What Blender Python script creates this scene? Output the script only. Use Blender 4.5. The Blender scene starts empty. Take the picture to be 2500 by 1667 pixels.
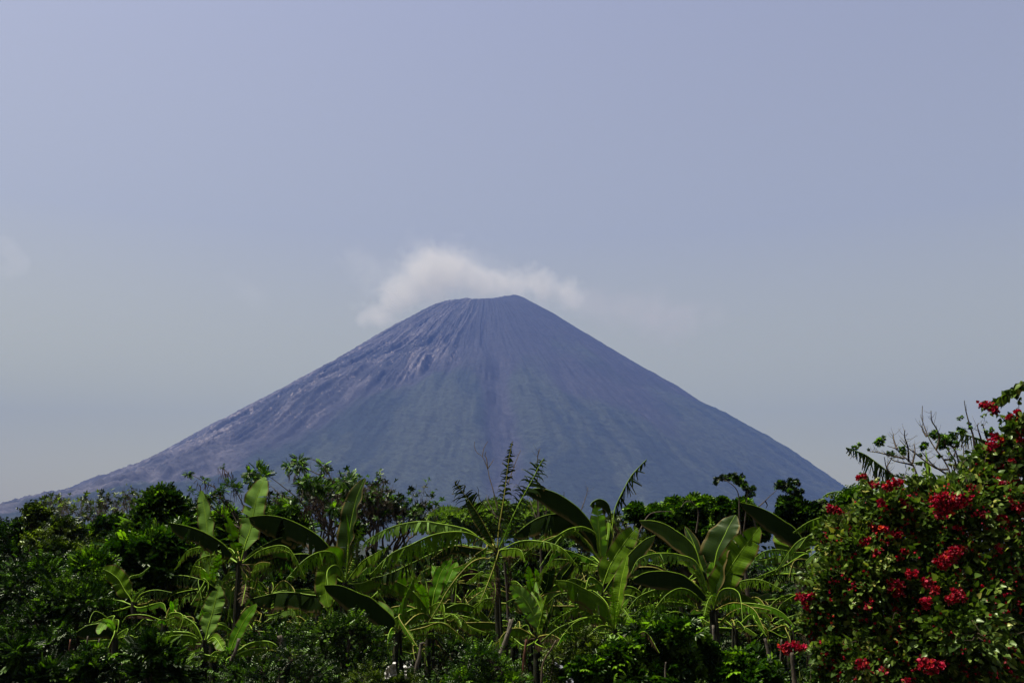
import bpy, math, random
import numpy as np
from mathutils import Vector
R = math.radians
SC = bpy.context.scene
COL = SC.collection

# ------------------------------------------------------------------ camera
TH = R(13.9); FPX = 2430.0; CAMZ = 1.6
cd = bpy.data.cameras.new('camera'); cam = bpy.data.objects.new('camera', cd); COL.objects.link(cam)
cam.location = (0, 0, CAMZ); cam.rotation_euler = (R(90) + TH, 0, 0)
cd.sensor_width = 36.0; cd.lens = 36.0 * FPX / 2500.0
cd.clip_start = 0.1; cd.clip_end = 60000.0
SC.camera = cam

# ------------------------------------------------------------------ world, sun, exposure
SUN_EL, SUN_AZ = R(69), R(-98)       # azimuth clockwise from +Y (north): very high, from the left
SKY_STRENGTH = 0.050
w = bpy.data.worlds.new("World"); SC.world = w; w.use_nodes = True
wn, wl = w.node_tree.nodes, w.node_tree.links
bg = wn['Background']; bg.inputs[1].default_value = SKY_STRENGTH
sky = wn.new('ShaderNodeTexSky'); sky.sky_type = 'NISHITA'; sky.sun_disc = False
sky.sun_elevation = SUN_EL; sky.sun_rotation = SUN_AZ
sky.air_density = 1.6; sky.dust_density = 3.0; sky.ozone_density = 2.0; sky.altitude = 50
hs = wn.new('ShaderNodeHueSaturation'); hs.inputs['Saturation'].default_value = 0.44; hs.inputs['Hue'].default_value = 0.515
tint = wn.new('ShaderNodeMix'); tint.data_type = 'RGBA'; tint.blend_type = 'MULTIPLY'; tint.inputs[0].default_value = 1.0
tint.inputs[7].default_value = (1.0, 0.93, 1.0, 1)
# thicker, warmer air low down
wtc = wn.new('ShaderNodeTexCoord'); wsx = wn.new('ShaderNodeSeparateXYZ'); wl.new(wtc.outputs['Generated'], wsx.inputs[0])
wr = wn.new('ShaderNodeValToRGB'); wl.new(wsx.outputs['Z'], wr.inputs[0])
we = wr.color_ramp.elements; we[0].position = 0.0; we[0].color = (1.60, 1.29, 0.32, 1); we[1].position = 0.6; we[1].color = (0.735, 0.725, 0.79, 1)
wm = we.new(0.16); wm.color = (1.15, 1.02, 0.47, 1); wm = we.new(0.34); wm.color = (0.81, 0.78, 0.70, 1)
wl.new(wr.outputs[0], tint.inputs[7])
wl.new(sky.outputs[0], hs.inputs['Color']); wl.new(hs.outputs[0], tint.inputs[6]); wl.new(tint.outputs[2], bg.inputs[0])
sd = bpy.data.lights.new('sun', 'SUN'); sun = bpy.data.objects.new('sun', sd); COL.objects.link(sun)
sd.energy = 5.0; sd.angle = R(0.5); sd.color = (1.0, 0.955, 0.87)
sdir = Vector((math.sin(SUN_AZ) * math.cos(SUN_EL), math.cos(SUN_AZ) * math.cos(SUN_EL), math.sin(SUN_EL)))
sun.rotation_euler = sdir.to_track_quat('Z', 'Y').to_euler(); sun.location = (-20, 10, 60)
SC.view_settings.view_transform = 'Standard'; SC.view_settings.look = 'None'
SC.view_settings.gamma = 1; SC.view_settings.use_curve_mapping = False
SC.view_settings.exposure = 1.84
cy = SC.cycles
cy.max_bounces = 6; cy.diffuse_bounces = 2; cy.glossy_bounces = 2; cy.transmission_bounces = 3
cy.volume_bounces = 2; cy.transparent_max_bounces = 8; cy.volume_step_rate = 0.6
cy.use_denoising = True

rng = np.random.default_rng(7)
random.seed(7)

# ------------------------------------------------------------------ helpers
ST, CT = math.sin(TH), math.cos(TH)
def at(px, py, Y):
    """world point at depth Y seen at the photograph's pixel (px, py)"""
    a = (px - 1250) / FPX; b = (833.5 - py) / FPX
    t = Y / (CT - b * ST)
    return np.array([a * t, Y, CAMZ + (ST + b * CT) * t])
def ppm(Y):
    return Y / FPX            # metres per photo pixel at depth Y (near enough)
def tag(o, label=None, cat=None, group=None, kind=None):
    if label: o['label'] = label
    if cat: o['category'] = cat
    if group: o['group'] = group
    if kind: o['kind'] = kind
    return o
def empty(name, loc, label, cat, group=None):
    o = bpy.data.objects.new(name, None); COL.objects.link(o); o.location = tuple(loc)
    o.empty_display_size = 0.2
    return tag(o, label, cat, group)
def mesh_obj(name, V, F, mat, parent=None, tone=None, smooth=True, uv=None, midx=None):
    """V: n x 3 world coordinates, F: (m x k) array or list of index tuples"""
    me = bpy.data.meshes.new(name)
    V = np.asarray(V, dtype=np.float64)
    off = np.array(parent.location) if parent is not None else np.zeros(3)
    if parent is not None and parent.parent is not None:
        off = np.array(parent.parent.location)
    V = V - off
    if isinstance(F, np.ndarray):
        m, k = F.shape
        me.vertices.add(len(V)); me.vertices.foreach_set('co', V.astype(np.float32).ravel())
        me.loops.add(m * k); me.loops.foreach_set('vertex_index', F.astype(np.int32).ravel())
        me.polygons.add(m)
        me.polygons.foreach_set('loop_start', np.arange(0, m * k, k, dtype=np.int32))
        me.polygons.foreach_set('loop_total', np.full(m, k, dtype=np.int32))
        me.update(calc_edges=True)
    else:
        me.from_pydata([tuple(v) for v in V], [], F); me.update()
    if smooth:
        me.polygons.foreach_set('use_smooth', np.ones(len(me.polygons), dtype=bool))
    for mm in (mat if isinstance(mat, (list, tuple)) else [mat]): me.materials.append(mm)
    if midx is not None: me.polygons.foreach_set('material_index', np.asarray(midx, dtype=np.int32))
    if tone is not None:
        tone = np.asarray(tone, dtype=np.float32)
        if tone.ndim == 1:
            a = me.attributes.new('tone', 'FLOAT', 'POINT'); a.data.foreach_set('value', tone)
        else:
            a = me.attributes.new('albedo', 'FLOAT_VECTOR', 'POINT'); a.data.foreach_set('vector', tone.ravel())
    if uv is not None:
        a = me.attributes.new('lam', 'FLOAT_VECTOR', 'POINT'); a.data.foreach_set('vector', np.asarray(uv, dtype=np.float32).ravel())
    me.validate()
    o = bpy.data.objects.new(name, me); COL.objects.link(o)
    if parent is not None: o.parent = parent
    return o

# value noise (numpy), for terrain and shape jitter
_perm = rng.random((256, 256))
def vnoise(x, y):
    x = np.asarray(x, float); y = np.asarray(y, float)
    xi = np.floor(x).astype(int); yi = np.floor(y).astype(int)
    fx = x - xi; fy = y - yi; fx = fx * fx * (3 - 2 * fx); fy = fy * fy * (3 - 2 * fy)
    g = lambda i, j: _perm[i & 255, j & 255]
    return (g(xi, yi) * (1 - fx) + g(xi + 1, yi) * fx) * (1 - fy) + (g(xi, yi + 1) * (1 - fx) + g(xi + 1, yi + 1) * fx) * fy
def fbm(x, y, o=5, ridged=False):
    s = 0; a = 0.5; t = 0
    for k in range(o):
        n = vnoise(x * 2 ** k + 17.3 * k, y * 2 ** k + 9.1 * k)
        if ridged: n = 1 - abs(2 * n - 1)
        s = s + a * n; t += a; a *= 0.5
    return s / t
def sstep(a, b, x):
    t = np.clip((x - a) / (b - a), 0, 1); return t * t * (3 - 2 * t)

# materials
def new_mat(name):
    m = bpy.data.materials.new(name); m.use_nodes = True
    m.node_tree.nodes.clear()
    return m, m.node_tree.nodes, m.node_tree.links
def ramp(n, stops):
    r = n.new('ShaderNodeValToRGB')
    el = r.color_ramp.elements
    while len(el) < len(stops): el.new(0.5)
    for e, (p, c) in zip(el, stops): e.position = p; e.color = (*c, 1)
    return r
def leaf_mat(name, stops, rough=0.36, trans=0.30, tcol=(1.6, 1.9, 0.35), spec=0.16, scale=6.0):
    """foliage: per-clump tone attribute + fine noise -> colour ramp, a little light comes through"""
    m, n, l = new_mat(name)
    out = n.new('ShaderNodeOutputMaterial'); p = n.new('ShaderNodeBsdfPrincipled'); tr = n.new('ShaderNodeBsdfTranslucent')
    mx = n.new('ShaderNodeMixShader'); mx.inputs[0].default_value = trans
    at_ = n.new('ShaderNodeAttribute'); at_.attribute_name = 'tone'
    tc = n.new('ShaderNodeTexCoord'); nz = n.new('ShaderNodeTexNoise'); nz.inputs['Scale'].default_value = scale; nz.inputs['Detail'].default_value = 3
    l.new(tc.outputs['Object'], nz.inputs['Vector'])
    ma = n.new('ShaderNodeMath'); ma.operation = 'MULTIPLY_ADD'; ma.inputs[1].default_value = 0.5
    l.new(nz.outputs['Fac'], ma.inputs[0]); 
    sb = n.new('ShaderNodeMath'); sb.operation = 'SUBTRACT'; sb.inputs[1].default_value = 0.25
    l.new(at_.outputs['Fac'], sb.inputs[0]); l.new(sb.outputs[0], ma.inputs[2])
    r = ramp(n, stops); l.new(ma.outputs[0], r.inputs[0])
    mt = n.new('ShaderNodeMix'); mt.data_type = 'RGBA'; mt.blend_type = 'MULTIPLY'; mt.inputs[0].default_value = 1; mt.inputs[7].default_value = (*tcol, 1)
    mt.clamp_result = False
    l.new(r.outputs[0], mt.inputs[6]); l.new(mt.outputs[2], tr.inputs[0]); l.new(r.outputs[0], p.inputs['Base Color'])
    p.inputs['Roughness'].default_value = rough; p.inputs['Specular IOR Level'].default_value = spec; p.inputs['Specular Tint'].default_value = (0.85, 1, 0.55, 1)
    l.new(p.outputs[0], mx.inputs[1]); l.new(tr.outputs[0], mx.inputs[2]); l.new(mx.outputs[0], out.inputs[0])
    return m
def bark_mat(name, c1, c2, scale=14, bump=0.6, rough=0.9):
    m, n, l = new_mat(name)
    out = n.new('ShaderNodeOutputMaterial'); p = n.new('ShaderNodeBsdfPrincipled')
    tc = n.new('ShaderNodeTexCoord'); mp = n.new('ShaderNodeMapping'); mp.inputs['Scale'].default_value = (1, 1, 0.25)
    nz = n.new('ShaderNodeTexNoise'); nz.inputs['Scale'].default_value = scale; nz.inputs['Detail'].default_value = 6; nz.inputs['Roughness'].default_value = 0.65
    l.new(tc.outputs['Object'], mp.inputs[0]); l.new(mp.outputs[0], nz.inputs['Vector'])
    r = ramp(n, [(0.35, c1), (0.68, c2)]); l.new(nz.outputs['Fac'], r.inputs[0])
    b = n.new('ShaderNodeBump'); b.inputs['Strength'].default_value = bump; b.inputs['Distance'].default_value = 0.02
    l.new(nz.outputs['Fac'], b.inputs['Height']); l.new(b.outputs[0], p.inputs['Normal'])
    l.new(r.outputs[0], p.inputs['Base Color']); p.inputs['Roughness'].default_value = rough; p.inputs['Specular IOR Level'].default_value = 0.08
    l.new(p.outputs[0], out.inputs[0])
    return m

# ------------------------------------------------------------------ volcano
VX, VY = -133.9, 4950.0
PRL = [1450, 1397, 1315, 1232, 1144, 1063, 986, 908, 833, 757, 681, 598, 521, 460, 399, 363]
PRR = [1480, 1400, 1313, 1227, 1143, 1057, 977, 904, 813, 746, 667, 586, 489, 394, 319, 246]
PR_R = [160 + 120 * i for i in range(16)]
def build_volcano():
    rr = np.concatenate([np.linspace(0, 150, 9), np.linspace(160, 2600, 420), np.linspace(2620, 4600, 50)])
    az = np.concatenate([np.linspace(-math.pi * 1.02, math.pi * 0.02, 1100), np.linspace(math.pi * 0.03, math.pi * 0.97, 90)])
    A, Q = np.meshgrid(az, rr, indexing='ij')
    def prof(tab, dec):
        h = np.interp(Q, PR_R, tab)
        return np.where(Q > PR_R[-1], tab[-1] * np.exp(-(Q - PR_R[-1]) / dec), h)
    wgt = (1 + np.cos(A)) / 2; wgt = wgt * wgt * (3 - 2 * wgt)
    H = prof(PRL, 700.0) * (1 - wgt) + prof(PRR, 500.0) * wgt
    fr = np.abs(np.sin(A))
    H = H * (1 - fr ** 2 * (1 - (1 - np.clip((Q - 2600) / 1900, 0, 1))))
    # crater: rim dips at the front, bowl inside
    rim = (50 * np.clip(-np.sin(A), 0, 1) ** 1.25 + 8 * np.clip(-np.sin(A), 0, 1) ** 2 + 16 * (fbm(A * 6, A * 0 + 2, 4) - 0.5)) * np.exp(-(np.maximum(Q - 150, 0) / 130.0) ** 2)
    H = H - rim
    H = np.where(H > 1452, 1452 + (H - 1452) * 0.62, H)
    H = np.where(Q < 155, H - 90 * (1 - (Q / 155) ** 2), H)
    edge = -0.04 - 0.27 * sstep(1000, 1450, Q)
    left = sstep(0.0, -0.13, np.cos(A) - edge + 0.20 * (fbm(A * 9, Q / 260, 5) - 0.5)) * sstep(0.2, 0.0, np.sin(A))        # rough lava side
    wv = fbm(A * 5 + 3, Q / 330, 4) - 0.5
    g1 = fbm(A * 15 + wv * 1.4 + 40, Q / 900 + wv, 5, True)
    g2 = fbm(A * 48 + wv * 2.6, Q / 420 + 11, 5, True)
    g3 = fbm(A * Q / 26, Q / 34, 4)
    g4 = fbm(A * 11 + 7 + Q / 900, Q / 420 + wv * 2, 6, True)
    grow = sstep(150, 900, Q)
    front = sstep(0.45, 0.8, -np.sin(A))
    amp = grow * (0.10 + 0.90 * front)
    D = amp * ((fbm(A * 4.5 + 3, Q / 700 + 4, 3) - 0.5) * 70 + (g1 - 0.6) * (13 + 53 * left) + (g2 - 0.6) * (8 + 34 * left) + (g4 - 0.6) * (8 + 26 * left))
    D += (g3 - 0.5) * (6 + 11 * left) * sstep(140, 300, Q) * (0.35 + 0.65 * front)
    D += (fbm(A * 46 + 9, Q / 190 + 2, 5) - 0.5) * 20 * sstep(170, 500, Q)
    # the broad spur and the deep wash that run down the front
    spur = np.exp(-((A + 2.02) / 0.17) ** 2) * sstep(700, 1500, Q) * 95
    wash = np.exp(-((A + 1.52 + wv * 0.12) / 0.035) ** 2) * sstep(350, 1300, Q) * 34
    D += spur - wash
    # forest canopy
    veg = sstep(0.44, 0.60, fbm(A * 6 + 2.5, Q / 420, 5) * 0.55 + 0.45 * sstep(500, 1900, Q) + 0.02 - 0.40 * left
                - 0.22 * np.exp(-((A + 1.98) / 0.16) ** 2) * sstep(1000, 1300, Q) * sstep(2300, 1800, Q) - 0.2 * np.exp(-((A + 1.50) / 0.05) ** 2))
    can = fbm(A * Q / 17, Q / 17, 3)
    D += veg * can * 11
    H = np.maximum(H + D, -2 + H * 0)
    X = VX + np.cos(A) * Q; Y = VY + np.sin(A) * Q * np.where(np.sin(A) > 0, 0.72, 1.0)
    V = np.stack([X, Y, H - 1.0], -1).reshape(-1, 3)
    na, nr = A.shape
    i = np.arange(na)[:, None]; j = np.arange(nr - 1)[None]
    i2 = (i + 1) % na
    F = np.stack([i * nr + j, i * nr + j + 1, i2 * nr + j + 1, i2 * nr + j], -1).reshape(-1, 4)
    # rock colours: dark ash, grey-brown lava, pale broken scree, forest green
    ash = np.array([0.013, 0.013, 0.015]); lava = np.array([0.042, 0.038, 0.040]); pale = np.array([0.18, 0.15, 0.138])
    green = np.array([0.008, 0.012, 0.009]); moss = np.array([0.016, 0.020, 0.013])
    s1 = fbm(A * 26 + wv * 3 + 5, Q / 300 + 3, 5)[..., None]
    s2 = fbm(A * 95 + wv * 5, Q / 170, 5, True)[..., None]
    L3 = left[..., None]
    c = ash + (lava - ash) * (0.05 + L3 * 0.85) * sstep(0.38, 0.62, s1)
    pm = sstep(0.70, 0.80, s2 * 0.55 + 0.2 * s1 + 0.25 * fbm(A * Q / 14, Q / 30, 3)[..., None] + 0.03 * L3) * (0.12 + 0.88 * L3) * (sstep(500, 900, Q) * sstep(2100, 1400, Q))[..., None]
    c = c + (pale - c) * pm * 0.65
    sc = (np.exp(-((A + 1.50 + wv * 0.12) / 0.03) ** 2) * sstep(1000, 1500, Q) * sstep(0.35, 0.6, fbm(A * 60, Q / 60, 3)))[..., None]
    c = c + (lava * 0.8 - c) * np.clip(sc, 0, 1) * 0.35
    gm = (green + (moss - green) * sstep(0.42, 0.62, fbm(A * 20 + wv * 3, Q / 380, 6))[..., None])
    c = c + (gm - c) * veg[..., None] * 0.92
    m, n, l = new_mat('volcano_rock')
    out = n.new('ShaderNodeOutputMaterial'); p = n.new('ShaderNodeBsdfPrincipled')
    a_ = n.new('ShaderNodeAttribute'); a_.attribute_name = 'albedo'
    tc = n.new('ShaderNodeTexCoord'); nz = n.new('ShaderNodeTexNoise'); nz.inputs['Scale'].default_value = 0.06; nz.inputs['Detail'].default_value = 8; nz.inputs['Roughness'].default_value = 0.7
    l.new(tc.outputs['Object'], nz.inputs['Vector'])
    mr = n.new('ShaderNodeMapRange'); mr.inputs[1].default_value = 0.3; mr.inputs[2].default_value = 0.7; mr.inputs[3].default_value = 0.45; mr.inputs[4].default_value = 1.5
    l.new(nz.outputs['Fac'], mr.inputs[0])
    vm = n.new('ShaderNodeVectorMath'); vm.operation = 'SCALE'; l.new(a_.outputs['Vector'], vm.inputs[0]); l.new(mr.outputs[0], vm.inputs['Scale'])
    b = n.new('ShaderNodeBump'); b.inputs['Strength'].default_value = 0.8; b.inputs['Distance'].default_value = 6.0
    l.new(nz.outputs['Fac'], b.inputs['Height']); l.new(b.outputs[0], p.inputs['Normal'])
    l.new(vm.outputs[0], p.inputs['Base Color']); p.inputs['Roughness'].default_value = 0.95; p.inputs['Specular IOR Level'].default_value = 0.1
    l.new(p.outputs[0], out.inputs[0])
    o = mesh_obj('volcano', V, F, m, tone=c.reshape(-1, 3))
    tag(o, 'steep volcanic cone with lava streaked flank and cloud on its summit', 'volcano', kind='structure')
build_volcano()

# ------------------------------------------------------------------ ground
def build_ground():
    xs = np.concatenate([np.linspace(-9000, -60, 24), np.linspace(-40, 40, 140), np.linspace(60, 9000, 24)])
    ys = np.concatenate([np.linspace(-1200, -20, 6), np.linspace(-10, 50, 110), np.linspace(70, 8500, 40)])
    X, Y = np.meshgrid(xs, ys, indexing='ij')
    Z = (fbm(X * 0.6, Y * 0.6, 4) - 0.5) * 0.16 * np.exp(-(np.hypot(X, Y - 20) / 60) ** 2) - 0.02
    nx, ny = X.shape
    i = np.arange(nx - 1)[:, None]; j = np.arange(ny - 1)[None]
    F = np.stack([i * ny + j, (i + 1) * ny + j, (i + 1) * ny + j + 1, i * ny + j + 1], -1).reshape(-1, 4)
    m, n, l = new_mat('soil')
    out = n.new('ShaderNodeOutputMaterial'); p = n.new('ShaderNodeBsdfPrincipled')
    tc = n.new('ShaderNodeTexCoord'); nz = n.new('ShaderNodeTexNoise'); nz.inputs['Scale'].default_value = 1.5; nz.inputs['Detail'].default_value = 9
    l.new(tc.outputs['Object'], nz.inputs['Vector'])
    r = ramp(n, [(0.3, (0.008, 0.006, 0.004)), (0.55, (0.016, 0.014, 0.007)), (0.75, (0.013, 0.022, 0.005))]); l.new(nz.outputs['Fac'], r.inputs[0])
    b = n.new('ShaderNodeBump'); b.inputs['Strength'].default_value = 1; b.inputs['Distance'].default_value = 0.05
    l.new(nz.outputs['Fac'], b.inputs['Height']); l.new(b.outputs[0], p.inputs['Normal'])
    l.new(r.outputs[0], p.inputs['Base Color']); p.inputs['Roughness'].default_value = 1
    l.new(p.outputs[0], out.inputs[0])
    tag(mesh_obj('ground', np.stack([X, Y, Z], -1).reshape(-1, 3), F, m), kind='structure')
build_ground()

# ------------------------------------------------------------------ haze
HAZE_TOP = 1535.0
def build_haze():
    m, n, l = new_mat('haze_air')
    out = n.new('ShaderNodeOutputMaterial'); pv = n.new('ShaderNodeVolumePrincipled')
    pv.inputs['Color'].default_value = (0.074, 0.126, 0.325, 1); pv.inputs['Density'].default_value = 1.25e-4
    pv.inputs['Anisotropy'].default_value = 0.0
    l.new(pv.outputs[0], out.inputs['Volume'])
    x0, x1, y0, y1, z0, z1 = -9500, 9500, -1400, 8700, -4, HAZE_TOP
    V = [(x, y, z) for x in (x0, x1) for y in (y0, y1) for z in (z0, z1)]
    F = [(0, 1, 3, 2), (4, 6, 7, 5), (0, 4, 5, 1), (2, 3, 7, 6), (0, 2, 6, 4), (1, 5, 7, 3)]
    tag(mesh_obj('haze', V, F, m, smooth=False), kind='stuff')
build_haze()

# ------------------------------------------------------------------ clouds
def cloud(name, label, blobs, Y, dens, nscale, color=(1, 1, 1), cut=0.35, group=None):
    """one volume cloud: a shell of air round soft round masses, broken up by noise"""
    k = ppm(Y)
    C = [(at(x, y, Y), r * k) for x, y, r in blobs]
    P = np.array([c for c, r in C]); rad = np.array([r for c, r in C])
    lo = (P - rad[:, None] * 1.3).min(0); hi = (P + rad[:, None] * 1.3).max(0)
    lo[2] = max(lo[2], HAZE_TOP + 8)
    m, n, l = new_mat(name + '_vapour')
    out = n.new('ShaderNodeOutputMaterial'); pv = n.new('ShaderNodeVolumePrincipled')
    pv.inputs['Color'].default_value = (*color, 1); pv.inputs['Anisotropy'].default_value = 0.2
    geo = n.new('ShaderNodeNewGeometry')
    nw = n.new('ShaderNodeTexNoise'); nw.inputs['Scale'].default_value = nscale; nw.inputs['Detail'].default_value = 8; nw.inputs['Roughness'].default_value = 0.62; nw.inputs['Distortion'].default_value = 0.6
    l.new(geo.outputs['Position'], nw.inputs['Vector'])
    last = None
    for c, r in C:
        d = n.new('ShaderNodeVectorMath'); d.operation = 'DISTANCE'; l.new(geo.outputs['Position'], d.inputs[0]); d.inputs[1].default_value = tuple(c)
        mr = n.new('ShaderNodeMapRange'); mr.interpolation_type = 'SMOOTHSTEP'
        mr.inputs[1].default_value = 0; mr.inputs[2].default_value = r * 1.3; mr.inputs[3].default_value = 1; mr.inputs[4].default_value = 0
        l.new(d.outputs['Value'], mr.inputs[0])
        if last is None: last = mr.outputs[0]
        else:
            mxn = n.new('ShaderNodeMath'); mxn.operation = 'ADD'; l.new(last, mxn.inputs[0]); l.new(mr.outputs[0], mxn.inputs[1]); last = mxn.outputs[0]
    # density = clamp(shape + (noise - .5) * 1.6 - cut) * dens
    a1 = n.new('ShaderNodeMath'); a1.operation = 'MULTIPLY_ADD'; a1.inputs[1].default_value = 3.0; l.new(nw.outputs['Fac'], a1.inputs[0]); l.new(last, a1.inputs[2])
    a2 = n.new('ShaderNodeMath'); a2.operation = 'SUBTRACT'; a2.inputs[1].default_value = 1.56 + cut; l.new(a1.outputs[0], a2.inputs[0]); a2.use_clamp = True
    a4 = n.new('ShaderNodeMath'); a4.operation = 'GREATER_THAN'; a4.inputs[1].default_value = 0.02; l.new(last, a4.inputs[0])
    a5 = n.new('ShaderNodeMath'); a5.operation = 'MULTIPLY'; l.new(a2.outputs[0], a5.inputs[0]); l.new(a4.outputs[0], a5.inputs[1])
    a3 = n.new('ShaderNodeMath'); a3.operation = 'MULTIPLY'; a3.inputs[1].default_value = dens; l.new(a5.outputs[0], a3.inputs[0])
    l.new(a3.outputs[0], pv.inputs['Density']); l.new(pv.outputs[0], out.inputs['Volume'])
    x0, y0, z0 = lo; x1, y1, z1 = hi
    V = [(x, y, z) for x in (x0, x1) for y in (y0, y1) for z in (z0, z1)]
    F = [(0, 1, 3, 2), (4, 6, 7, 5), (0, 4, 5, 1), (2, 3, 7, 6), (0, 2, 6, 4), (1, 5, 7, 3)]
    tag(mesh_obj(name, V, F, m, smooth=False), label, 'cloud', group)
cloud('cloud', 'cream white cloud capping the summit of the volcano',
      [(985, 735, 40), (925, 775, 34), (1035, 655, 66), (1075, 650, 58), (1120, 658, 60), (1160, 690, 55), (1068, 705, 66), (1000, 705, 60), (960, 715, 50), (945, 760, 46), (905, 772, 36), (880, 780, 26), (1195, 690, 52), (1245, 695, 52),
       (1300, 690, 48), (1335, 690, 40), (1330, 725, 34), (1385, 715, 44), (1405, 735, 34)], 6500, 0.0036, 0.0100, cut=0.12, color=(0.66, 0.62, 0.54))
cloud('cloud', 'faint torn cloud wisp in the haze near the picture\'s far left edge'.replace(" near the picture's far left edge", ' left of the volcano, highest of the thin wisps'),
      [(15, 600, 40), (35, 625, 40), (10, 660, 45), (50, 650, 40)], 7000, 0.0010, 0.007, color=(0.6, 0.58, 0.56), group='thin cloud wisps')
cloud('cloud', 'barely visible thin wisp between the summit cloud and the left wisp',
      [(590, 700, 50), (630, 735, 55), (560, 680, 35), (850, 620, 40), (900, 650, 50)], 7000, 0.0004, 0.006, color=(0.6, 0.58, 0.56), group='thin cloud wisps')
cloud('cloud', 'thin torn veil spreading round the thick summit cloud',
      [(930, 700, 80), (1010, 650, 100), (1110, 640, 100), (1220, 680, 90), (1330, 705, 80), (1400, 740, 70), (880, 640, 70), (860, 760, 50)], 7300, 0.0006, 0.006, color=(0.62, 0.60, 0.56), group='thin cloud wisps')
cloud('cloud', 'thin pinkish veil of cloud behind the right shoulder of the volcano',
      [(1440, 745, 60), (1500, 750, 80), (1600, 785, 95), (1690, 790, 80), (1760, 770, 50)], 7400, 0.0009, 0.003, color=(0.55, 0.48, 0.46), group='thin cloud wisps')

# ------------------------------------------------------------------ plant materials
M_LEAF = {  # shade painted into the dark and mid low stops, sun specks into the top
    'dark': leaf_mat('leaf_shaded_green', [(0.0, (0.0005, 0.0016, 0.0001)), (0.5, (0.0020, 0.0062, 0.0005)), (0.88, (0.0410, 0.0861, 0.0089))]),
    'mid': leaf_mat('leaf_mid_green', [(0.0, (0.0008, 0.0026, 0.0002)), (0.5, (0.0041, 0.0119, 0.0009)), (0.88, (0.0683, 0.1258, 0.0130))]),
    'olive': leaf_mat('leaf_olive_green', [(0.0, (0.0013, 0.0029, 0.0003)), (0.5, (0.0076, 0.0144, 0.0014)), (0.88, (0.0864, 0.1157, 0.0180))]),
    'fresh': leaf_mat('leaf_fresh_green', [(0.0, (0.0016, 0.0051, 0.0002)), (0.5, (0.0091, 0.0264, 0.0011)), (0.88, (0.1037, 0.1878, 0.0119))]),
    'vine': leaf_mat('leaf_bougainvillea', [(0.0, (0.0050, 0.0120, 0.0014)), (0.45, (0.0275, 0.0508, 0.0067)), (0.9, (0.1066, 0.1425, 0.0260)), (1.0, (0.1522, 0.1482, 0.0300))], trans=0.25, tcol=(1.4, 1.6, 0.5)),
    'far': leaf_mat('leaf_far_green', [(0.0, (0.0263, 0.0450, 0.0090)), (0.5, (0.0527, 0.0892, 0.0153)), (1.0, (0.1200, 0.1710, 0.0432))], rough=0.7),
}
M_BARK = bark_mat('bark_grey', (0.018, 0.014, 0.010), (0.06, 0.048, 0.034))
M_TWIG = bark_mat('twig_brown', (0.022, 0.016, 0.010), (0.06, 0.042, 0.026), 30)
M_STAKE = bark_mat('weathered_wood', (0.016, 0.013, 0.010), (0.085, 0.072, 0.052), 22)
M_RSTAKE = bark_mat('reddish_wood', (0.03, 0.013, 0.008), (0.11, 0.05, 0.03), 22)
M_POD = bark_mat('seed_pod', (0.014, 0.008, 0.005), (0.045, 0.024, 0.013), 20)
M_STEM = bark_mat('banana_stem', (0.004, 0.005, 0.002), (0.018, 0.017, 0.008), 9, 0.5, 0.7)
M_DRY = leaf_mat('dead_banana_leaf', [(0.0, (0.022, 0.012, 0.005)), (0.5, (0.05, 0.028, 0.010)), (1.0, (0.10, 0.06, 0.02))], rough=0.85, trans=0.2, tcol=(1, 0.9, 0.7))

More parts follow.
